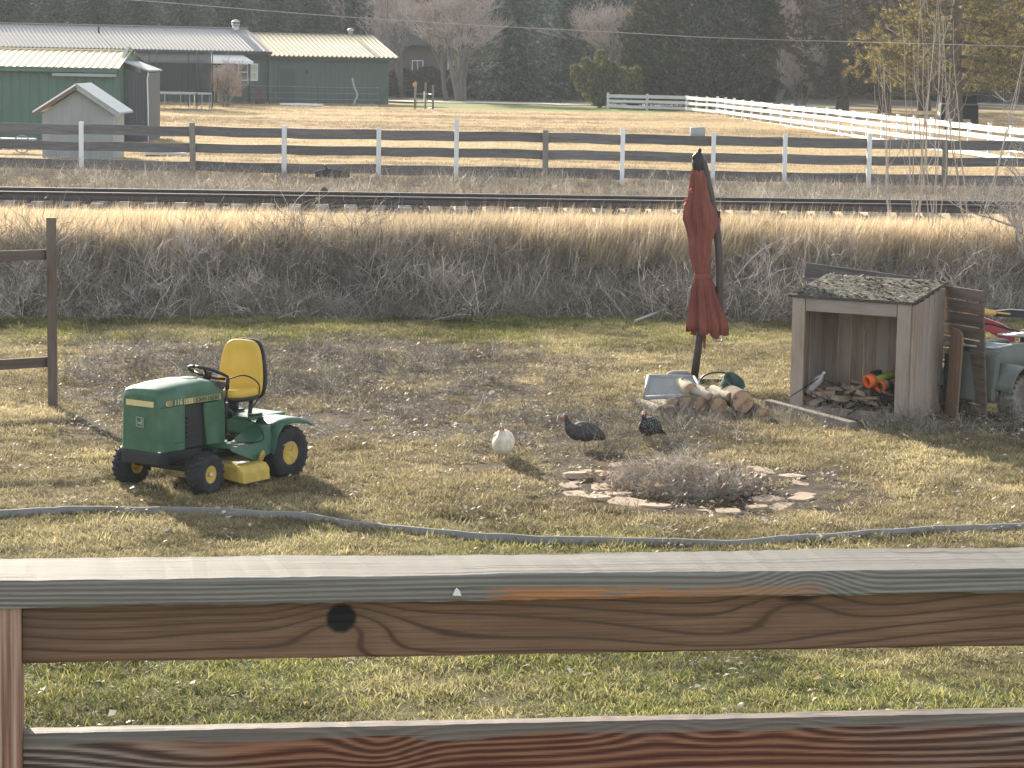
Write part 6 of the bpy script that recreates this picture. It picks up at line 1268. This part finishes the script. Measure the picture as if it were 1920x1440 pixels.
for i, (px, py, w, h, yaw, bend) in enumerate([(1292, 912, .26, .13, .3, .8), (1345, 908, .14, .15, -.4, .5), (1378, 890, .10, .16, .9, .9), (1255, 898, .24, .11, -.8, .7), (1365, 918, .16, .10, .5, .8)]):
    p = on_z(px, py, .10); w *= .8; h *= .8; n_ = 7; V = []
    for a in range(n_):
        for b_ in range(5):
            u, v = a / (n_ - 1) * 2 - 1, b_ / 4; ww = w / 2 * (1 - .75 * v ** 2) * (1 - .1 * math.cos(b_ * 2 + i)); V.append((u * ww, bend * .22 * (u * u) * (1 - .4 * v) - .05 * v + .012 * math.sin(a * 2.1 + b_), (v - .35) * h + .02 * math.sin(a * 1.7)))
    F = [(a * 5 + b_, (a + 1) * 5 + b_, (a + 1) * 5 + b_ + 1, a * 5 + b_ + 1) for a in range(n_ - 1) for b_ in range(4)]
    mb = MB().add(V, F, 0, True); o = mb.build('dead_leaf', M_BLEAF, None, 0, p, (-.9 + .3 * (i % 3), .35 * (i % 2) - .2, yaw)); sd = o.modifiers.new('thick', 'SOLIDIFY'); sd.thickness = .003
    tag(o, ['large curled brown leaf in the middle of the brush heap', 'brown curled leaf right of the middle of the brush heap', 'pale edged curled leaf standing at the right of the brush heap', 'large curled brown leaf at the upper left of the brush heap', 'small brown leaf at the lower right of the brush heap'][i], 'leaf', 'large dead leaves in the fire ring')

# ------------------------------------------------------------------ guinea fowl
def fowlmat(name, base, dots=None):
    b = NB(name); v = b.coords(); vo = b.n('TexVoronoi'); b.set(vo.inputs['Vector'], v); vo.inputs['Scale'].default_value = 75; n = b.noise(v, 18, 4, .6)
    c = b.ramp(n, [(.3, mul(base, .75)), (.7, mul(base, 1.2))])
    if dots: c = b.mix(b.ramp(vo.outputs['Distance'], [(.18, 1), (.30, 0)]), c, dots)
    return b.done(b.principled(c, .75, 0, .2, b.bump(b.noise(b.mapping(v, (1, 1, 2)), 45, 3, .6), .5, .006)))
M_FW_ = fowlmat('white_feathers', (.72, .66, .54)); M_FD = fowlmat('dark_speckled_feathers', (.060, .055, .052), (.20, .195, .19)); M_FP = fowlmat('dark_pied_feathers', (.035, .035, .036), (.55, .53, .50)); M_SKIN = mat('bare_head_skin', (.50, .36, .32), .6, .25, 30, bump=.2); M_WAT = mat('red_wattle', (.48, .09, .07), .55, .1, 20, bump=0); M_HORN = mat('horn_leg', (.42, .30, .20), .6, .2, 30)
def fowl(label, px, py, y, yaw, m, s=1.0, headdir=0.0, group='guinea fowl on the lawn', drop=0.0):
    p = on_y(px, py, y); t = thing('guinea_fowl', label, 'guinea fowl', gz(p.x, y, -.005 - drop), yaw, group); t.scale = (s, s * (.94 if drop > .08 else 1), s * (1.10 if drop > .08 else 1))
    # spine from drooped tail over the humped back to the head; x is forward
    sp = [(-.235, .155, .008, .010), (-.215, .165, .030, .030), (-.17, .195, .062, .060), (-.10, .225, .092, .092), (-.02, .235, .108, .108), (.06, .232, .106, .104), (.115, .245, .082, .080), (.145, .285, .050, .052), (.158, .325, .030, .032), (.168, .36, .022, .024), (.178, .385, .023, .025), (.19, .398, .021, .022), (.205, .398, .010, .010)]
    rings = []
    for i, (x, z, w, h) in enumerate(sp):
        a, c = sp[max(0, i - 1)], sp[min(len(sp) - 1, i + 1)]; d = Vector((c[0] - a[0], 0, c[1] - a[1])).normalized(); nrm = Vector((-d.z, 0, d.x)); k = min(1, max(0, (z - .26) / .13)); yo = headdir * k * .05
        rings.append([vb(x, yo, z) + vb(0, w * math.cos(q), 0) + nrm * h * math.sin(q) * (1.0 if math.sin(q) > 0 else 1.02) for q in [2 * math.pi * j / 16 for j in range(16)]])
    body = MB().loft(rings, 0, True, True, True).build('body', m, t, subs=1)
    hx, hz_, hy = .185, .390, headdir * .05
    MB().ico((hx, hy, hz_), (.026, .021, .024), sub=2).build('head', M_SKIN, t); MB().tube([(hx - .01, hy, hz_ + .015), (hx - .018, hy, hz_ + .045)], [.012, .004], 8).build('casque', M_HORN, t)
    MB().tube([(hx + .02, hy, hz_ - .002), (hx + .047, hy, hz_ - .012)], [.010, .002], 8).build('beak', M_HORN, t)
    for sd in (-1, 1):
        MB().ico((hx + .012, hy + sd * .016, hz_ - .026), (.012, .006, .015), sub=2).build('wattle', M_WAT, t); MB().ico((hx + .008, hy + sd * .021, hz_ + .006), .0045, sub=1).build('eye', M_PLAS, t)
        st = .035 * sd; lg = MB(); lg.tube([(-.0 + st, sd * .045, .16), (.01 + st, sd * .045, .085), (.0 + st, sd * .045, .012)], [.022, .010, .008], 8)
        for q in (-.5, 0, .5): lg.tube([(st, sd * .045, .012), (st + .05 * math.cos(q), sd * .045 + .05 * math.sin(q), .006)], [.006, .003], 5)
        lg.tube([(st, sd * .045, .012), (st - .022, sd * .045, .006)], [.006, .003], 5); lg.build('leg', M_HORN, t)
        wr = [[vb(x, sd * (w * .93 + .004) * math.cos(q) - 0, z + .02 + h * math.sin(q) * .9) for q in (-.55, -.2, .2, .55, .8)] for x, z, w, h in ((.06, .225, .106, .10), (.0, .228, .109, .105), (-.08, .212, .100, .095), (-.16, .185, .072, .065), (-.21, .165, .038, .035))]
        o = MB().loft(wr, 0, False, False, True).build('wing', m, t); so = o.modifiers.new('thick', 'SOLIDIFY'); so.thickness = .008
    tl = MB()
    for q in (-.3, -.1, .1, .3): tl.loft([[vb(-.19, q * .12 - .018, .185), vb(-.19, q * .12 + .018, .185), vb(-.19, q * .12 + .018, .178), vb(-.19, q * .12 - .018, .178)], [vb(-.275, q * .22 - .012, .118), vb(-.275, q * .22 + .012, .118), vb(-.275, q * .22 + .012, .113), vb(-.275, q * .22 - .012, .113)]], 0, True, True, False)
    tl.build('tail_feathers', m, t); return t
fowl('white guinea fowl facing the camera on the lawn', 943, 868, 25.3, math.radians(-97), M_FW_, 1.14, .2, drop=.10)
fowl('dark grey guinea fowl in profile with its head raised to the left', 1092, 845, 26.1, math.radians(186), M_FD, 1.02, drop=.035)
fowl('black and white speckled guinea fowl just in front of the log pile', 1217, 836, 26.5, math.radians(242), M_FP, 1.0, .3, drop=.03)

# ------------------------------------------------------------------ post and rails at the left edge, lawn edging
M_BP = woodmat('brown_post_wood', (.085, .055, .043), (.215, .150, .118), 'Z', .8, .85, .4, grey=(.19, .165, .14)); M_BR = woodmat('brown_rail_wood', (.09, .065, .052), (.215, .165, .135), 'X', .8, .85, .4)
cp = ground(99, 763); cf = thing('corner_fence', 'brown wooden post with two rails running out of the left edge', 'fence', (cp.x, cp.y, cp.z)); hp = on_y(97, 408, cp.y).z - cp.z
MB().box((0, 0, hp / 2 - .15), (.108, .10, hp + .3)).build('post', M_BP, cf, .006, None, (0, -.004, .15))
for ya, yb in ((477, 487), (678, 668)):
    z_ = on_y(90, 477 if ya == 477 else 678, cp.y + .05).z - cp.z; d = Vector((-.80, -.60, 0)); mb = MB(); L = 2.44; mb.box((0, 0, 0), (L, .04, .115))
    mb.build('rail', M_BR, cf, .004, Vector((-.03, .05, z_)) + d * L / 2, (0, 0, math.atan2(d.y, d.x) + math.pi))
MB().box((0, 0, hp / 2 - .2), (.108, .10, hp + .3)).build('post', M_BP, cf, .006, Vector((-.80, -.60, 0)) * 2.42 + Vector((-.03, .02, 0)))
M_EDG = mat('grey_edging', (.27, .265, .25), .75, .18, 9, (1, 1, 1), bump=.15); ed = thing('lawn_edging', 'grey strip edging curving across the lawn in front of the mower', 'lawn edging', on_z(300, 955))
ep = crom([on_z(x, y) for x, y in [(-240, 985), (-60, 972), (60, 966), (180, 961), (300, 959), (420, 962), (520, 969), (620, 981), (710, 993), (830, 1005), (960, 1013), (1120, 1018), (1300, 1019), (1460, 1016), (1600, 1011), (1750, 1004), (1900, 996), (2100, 980)]], 6); eo = Vector(ed.location); cut = [0, 24, 46, 52, 70, 88, len(ep) - 1]
for a, b_ in zip(cut, cut[1:]):
    rings = []
    for i in range(a, b_ + 1):
        p = ep[i]; d = (ep[min(i + 1, len(ep) - 1)] - ep[max(i - 1, 0)]).normalized(); s_ = Vector((-d.y, d.x, 0)); q = p + d * (.006 if i == a else 0); z = Hs(p.x, p.y); hh = .058 + .006 * math.sin(i * .23)
        rings.append([Vector((q.x, q.y, z)) + s_ * k - eo + Vector((0, 0, zz)) for k, zz in ((-.016, -.08), (-.013, hh), (.013, hh), (.016, -.08))])
    MB().loft(rings, 0, True, True, False).build('edging_strip', M_EDG, ed, .004)

# ------------------------------------------------------------------ deck railing in the foreground
def grainwood(name, kind):
    b = NB(name); v = b.coords(); x, y, z = b.sep(v)
    if kind == 'top':
        st = b.noise(b.mapping(v, (1.1, 130, 1)), 1, 6, .8, .35); bl = b.noise(b.mapping(v, (1.2, 16, 1)), 1, 4, .6, .6); fine = b.noise(b.mapping(v, (3, 420, 1)), 1, 3, .7)
        f = b.m('ADD', b.m('MULTIPLY', st, .55), b.m('MULTIPLY', fine, .45))
        c = b.ramp(f, [(.34, (.035, .03, .026)), (.44, (.125, .115, .10)), (.56, (.21, .20, .18)), (.68, (.30, .29, .265))]); c = b.mix(b.ramp(bl, [(.35, .0), (.7, .55)]), c, (.09, .083, .073))
        ck = b.noise(b.mapping(v, (1.6, 95, 1), (3.3, .2, 0)), 1, 2, .5, .2); c = b.mix(b.ramp(ck, [(.63, 0), (.67, .9)]), c, (.03, .027, .024))
        return b.done(b.principled(c, .75, 0, .35, b.bump(b.m('SUBTRACT', f, b.m('MULTIPLY', b.ramp(ck, [(.63, 0), (.67, 1.)]), .8)), .8, .003)))
    wob = b.noise(b.mapping(v, (1.1, 1, 6)), 1.3, 1.2, .4); wob2 = b.noise(b.mapping(v, (5, 1, 26)), 1, 3, .5)
    def knot(xk, zk, sx, sz, amp):
        dx = b.m('DIVIDE', b.m('SUBTRACT', x, xk), sx); dz = b.m('DIVIDE', b.m('SUBTRACT', z, zk), sz)
        return b.m('MULTIPLY', b.m('EXPONENT', b.m('MULTIPLY', b.m('ADD', b.m('MULTIPLY', dx, dx), b.m('MULTIPLY', dz, dz)), -1)), amp), b.m('ADD', b.m('MULTIPLY', dx, dx), b.m('MULTIPLY', dz, dz))
    fine = b.noise(b.mapping(v, (5, 60, 330)), 1, 4, .65); blo = b.noise(b.mapping(v, (2.2, 1, 9)), 1.3, 4, .6); crk = b.ramp(b.noise(b.mapping(v, (2.6, 1, 260), (1.7, 0, .3)), 1, 3, .6, .25), [(.64, 0), (.69, .8)])
    if kind == 'cap':
        h = b.m('ADD', b.m('MULTIPLY', z, 820), b.m('MULTIPLY', wob, 26.0)); k1, d1 = knot(.448, 3.225, .065, .06, -30.0); h = b.m('ADD', h, k1); w = b.m('ADD', b.m('MULTIPLY', b.m('SINE', b.m('ADD', h, b.m('MULTIPLY', fine, 3.0))), .6), b.m('MULTIPLY_ADD', b.noise(b.mapping(v, (1.5, 1, 230)), 1, 4, .7), 2.4, -1.2))
        c = b.ramp(b.m('MULTIPLY_ADD', w, .5, .5), [(0, (.10, .088, .072)), (.45, (.215, .20, .17)), (1, (.33, .31, .27))]); c = b.mix(b.ramp(fine, [(.35, .45), (.65, 0)]), c, (.12, .11, .095))
        zz = b.m('SUBTRACT', 3.248, z); pt = b.noise(b.mapping(v, (7, 1, 50), (2.1, 0, .4)), 1, 4, .6, .2)
        win = b.m('MULTIPLY', b.ramp(b.m('MULTIPLY_ADD', x, 1, .5), [(.46, 0), (.50, 1), (.72, 1), (.78, .6), (.94, .5), (.99, 0)]), b.ramp(b.m('MULTIPLY', zz, 40), [(.3, 0), (.62, 1)])); pm_ = b.m('MULTIPLY', b.ramp(pt, [(.36, 0), (.50, 1)]), win)
        c = b.mix(b.m('MULTIPLY', pm_, .85), c, b.mix(b.ramp(w, [(0, 0), (1, 1)]), (.46, .20, .075), (.26, .10, .04))); hi = b.m('MULTIPLY_ADD', w, .5, .5)
    elif kind == 'upper':
        h = b.m('ADD', b.m('ADD', b.m('MULTIPLY', z, 430), b.m('MULTIPLY', fine, 1.2)), b.m('MULTIPLY', wob, 44.0)); kd = None
        for xk, zk, sx, sz, am in ((-.24, 3.192, .075, .05, -13), (.442, 3.212, .09, .045, -12), (.07, 3.126, .30, .050, 11), (.37, 3.126, .26, .045, 9), (-.17, 3.122, .30, .045, 9)):
            k_, q_ = knot(xk, zk, sx, sz, am); h = b.m('ADD', h, k_)
        w = b.m('SINE', h); c = b.ramp(b.m('MULTIPLY_ADD', w, .5, .5), [(0, (.25, .145, .085)), (.86, (.215, .122, .071)), (.96, (.115, .066, .040)), (1, (.075, .044, .028))])
        c = b.mix(b.ramp(blo, [(.38, .45), (.62, 0)]), c, (.13, .083, .055)); c = b.mix(b.ramp(fine, [(.35, .6), (.6, 0)]), c, (.085, .052, .034)); c = b.mix(b.ramp(b.m('MULTIPLY_ADD', x, .5, .5), [(.05, .6), (.22, 0)]), c, (.075, .062, .052))
        _, q1 = knot(-.24, 3.190, .020, .020, 1); q1 = b.m('ADD', q1, b.m('MULTIPLY_ADD', b.noise(b.mapping(v, (60, 1, 60)), 1, 3, .6), 1.0, -.5)); c = b.mix(b.ramp(b.m('MULTIPLY', q1, .5), [(.42, 1), (.75, 0)]), c, (.014, .013, .013)); _, q2 = knot(.442, 3.219, .035, .014, 1); c = b.mix(b.ramp(b.m('MULTIPLY', q2, .5), [(.3, .9), (.8, 0)]), c, (.03, .022, .018)); hi = b.m('MULTIPLY_ADD', w, -.5, .5)
    elif kind == 'lower':
        h = b.m('ADD', b.m('MULTIPLY', z, 560), b.m('ADD', b.m('MULTIPLY', wob, 40.0), b.m('MULTIPLY', fine, 5.0)))
        for xk, zk, sx, sz, am in ((-.18, 3.0, .06, .05, 13), (.23, 3.02, .07, .03, -13), (.42, 3.02, .08, .025, -11), (-.45, 2.985, .14, .03, 8)):
            k_, q_ = knot(xk, zk, sx, sz, am); h = b.m('ADD', h, k_)
        w = b.m('SINE', h); red = b.ramp(b.m('MULTIPLY_ADD', w, .5, .5), [(0, (.07, .026, .016)), (.5, (.18, .066, .038)), (1, (.31, .15, .085))]); gry = b.ramp(b.m('MULTIPLY_ADD', w, .5, .5), [(0, (.05, .042, .036)), (.5, (.13, .105, .085)), (1, (.30, .265, .22))])
        tr = b.m('ADD', b.m('MULTIPLY', blo, .6), b.m('MULTIPLY', b.ramp(b.m('MULTIPLY_ADD', x, .6, .5), [(.10, .8), (.38, .0), (.66, .05), (.95, .5)]), .5)); c = b.mix(b.ramp(tr, [(.44, 0), (.68, .9)]), red, gry)
        up_ = b.m('MULTIPLY', b.m('SUBTRACT', z, 2.96), 15.0); c = b.mix(b.ramp(b.m('ADD', up_, b.m('MULTIPLY', wob2, .5)), [(.98, 0), (1.22, .75)]), c, (.20, .19, .165)); c = b.mix(b.ramp(fine, [(.3, .4), (.6, 0)]), c, (.06, .035, .025)); hi = b.m('MULTIPLY_ADD', w, .5, .5)
    else:
        w = b.noise(b.mapping(v, (120, 120, 2.5)), 1, 4, .6); c = b.ramp(w, [(.35, (.12, .06, .04)), (.5, (.30, .17, .115)), (.65, (.46, .33, .25))]); hi = w
    if kind != 'post': c = b.mix(b.m('MULTIPLY', crk, .75), c, (.03, .022, .017))
    return b.done(b.principled(c, .72, 0, .3, b.bump(b.m('ADD', b.m('MULTIPLY', hi, .6), b.m('MULTIPLY', fine, .4)), .6, .003)))
ra = math.atan(.151); rl = thing('deck_railing', 'weathered wooden deck railing across the foreground', 'railing', (0, 3.65, 0), ra)
def board(name, x0, x1, y0, y1, z0, z1, mats, wav=.0015, top=False, rough=.0008):
    n = int((x1 - x0) / .02); mb = MB(); rings = []; bv = .004
    for i in range(n + 1):
        x = x0 + (x1 - x0) * i / n; g = lambda k: (float(fbm(np.array([x * 3 + k * 7.3]), np.array([k * 1.7]), 5, 4)[0]) - .5) * 2 * wav + R.uniform(-rough, rough)
        rings.append([vb(x, y0 + g(1), z0 + bv), vb(x, y0 + bv * .7, z0 + g(2)), vb(x, y1 - bv, z0), vb(x, y1, z0 + bv), vb(x, y1 + g(3), z1 - bv), vb(x, y1 - bv, z1 + g(4)), vb(x, y0 + bv, z1 + g(5) * .6), vb(x, y0 + g(6), z1 - bv)])
    mb.loft(rings, 0, True, True, False)
    if top:
        nf = 8
        for k in range(len(mb.f)):
            j = k % nf if k < n * nf else -1
            if j in (5, 4): mb.m[k] = 1
    return mb.build(name, mats, rl)
M_T, M_C, M_U, M_L, M_P4 = grainwood('silvered_cap_top', 'top'), grainwood('weathered_cap_edge', 'cap'), grainwood('brown_stained_rail', 'upper'), grainwood('worn_red_stain_rail', 'lower'), grainwood('post_end_grain_face', 'post')
cap = board('cap_board', -3.1, 4.1, 0, .165, 3.219, 3.257, [M_C, M_T], .0035, True, .0010)
px0 = -.695
for a, b_ in ((px0, 1.68), (-3.05, px0 - .09), (1.77, 4.05)):
    board('upper_rail', a, b_, .030, .068, 3.131, 3.2185, [M_U], .0015); board('lower_rail', a, b_, .030, .068, 2.938, 3.027, [M_L], .0015)
for x_ in (px0 - .045, 1.725): MB().box((0, 0, 0), (.0885, .09, 2.25)).build('post', M_P4, rl, .004, (x_, .008 + .047, 3.2185 - 1.125))
fk = on_y(857, 1109, 3.65 + .151 * -.08); lf_ = Matrix.Rotation(-ra, 3, 'Z') @ (fk - Vector((0, 3.65, 0)))
MB().prism([(-.007, -.005), (.006, -.006), (.004, .001), (-.001, .006), (-.004, .002)], -.0045, -.002, 'Y').build('paint_fleck', M_WHITE, rl, loc=(lf_.x, 0, lf_.z))
# ------------------------------------------------------------------ hazy air
hb = NB('thin_haze'); pv = hb.n('VolumePrincipled'); pv.inputs['Color'].default_value = (.84, .92, 1.0, 1); pv.inputs['Density'].default_value = .00025; pv.inputs['Anisotropy'].default_value = .25; hb.t.links.new(pv.outputs[0], hb.out.inputs['Volume'])
mb = MB(); mb.box((0, 205, 10.2), (720, 540, 24.4)); hz_ = mb.build('haze', hb.mat); hz_['kind'] = 'stuff'; hz_['label'] = 'thin pale haze in the winter air'
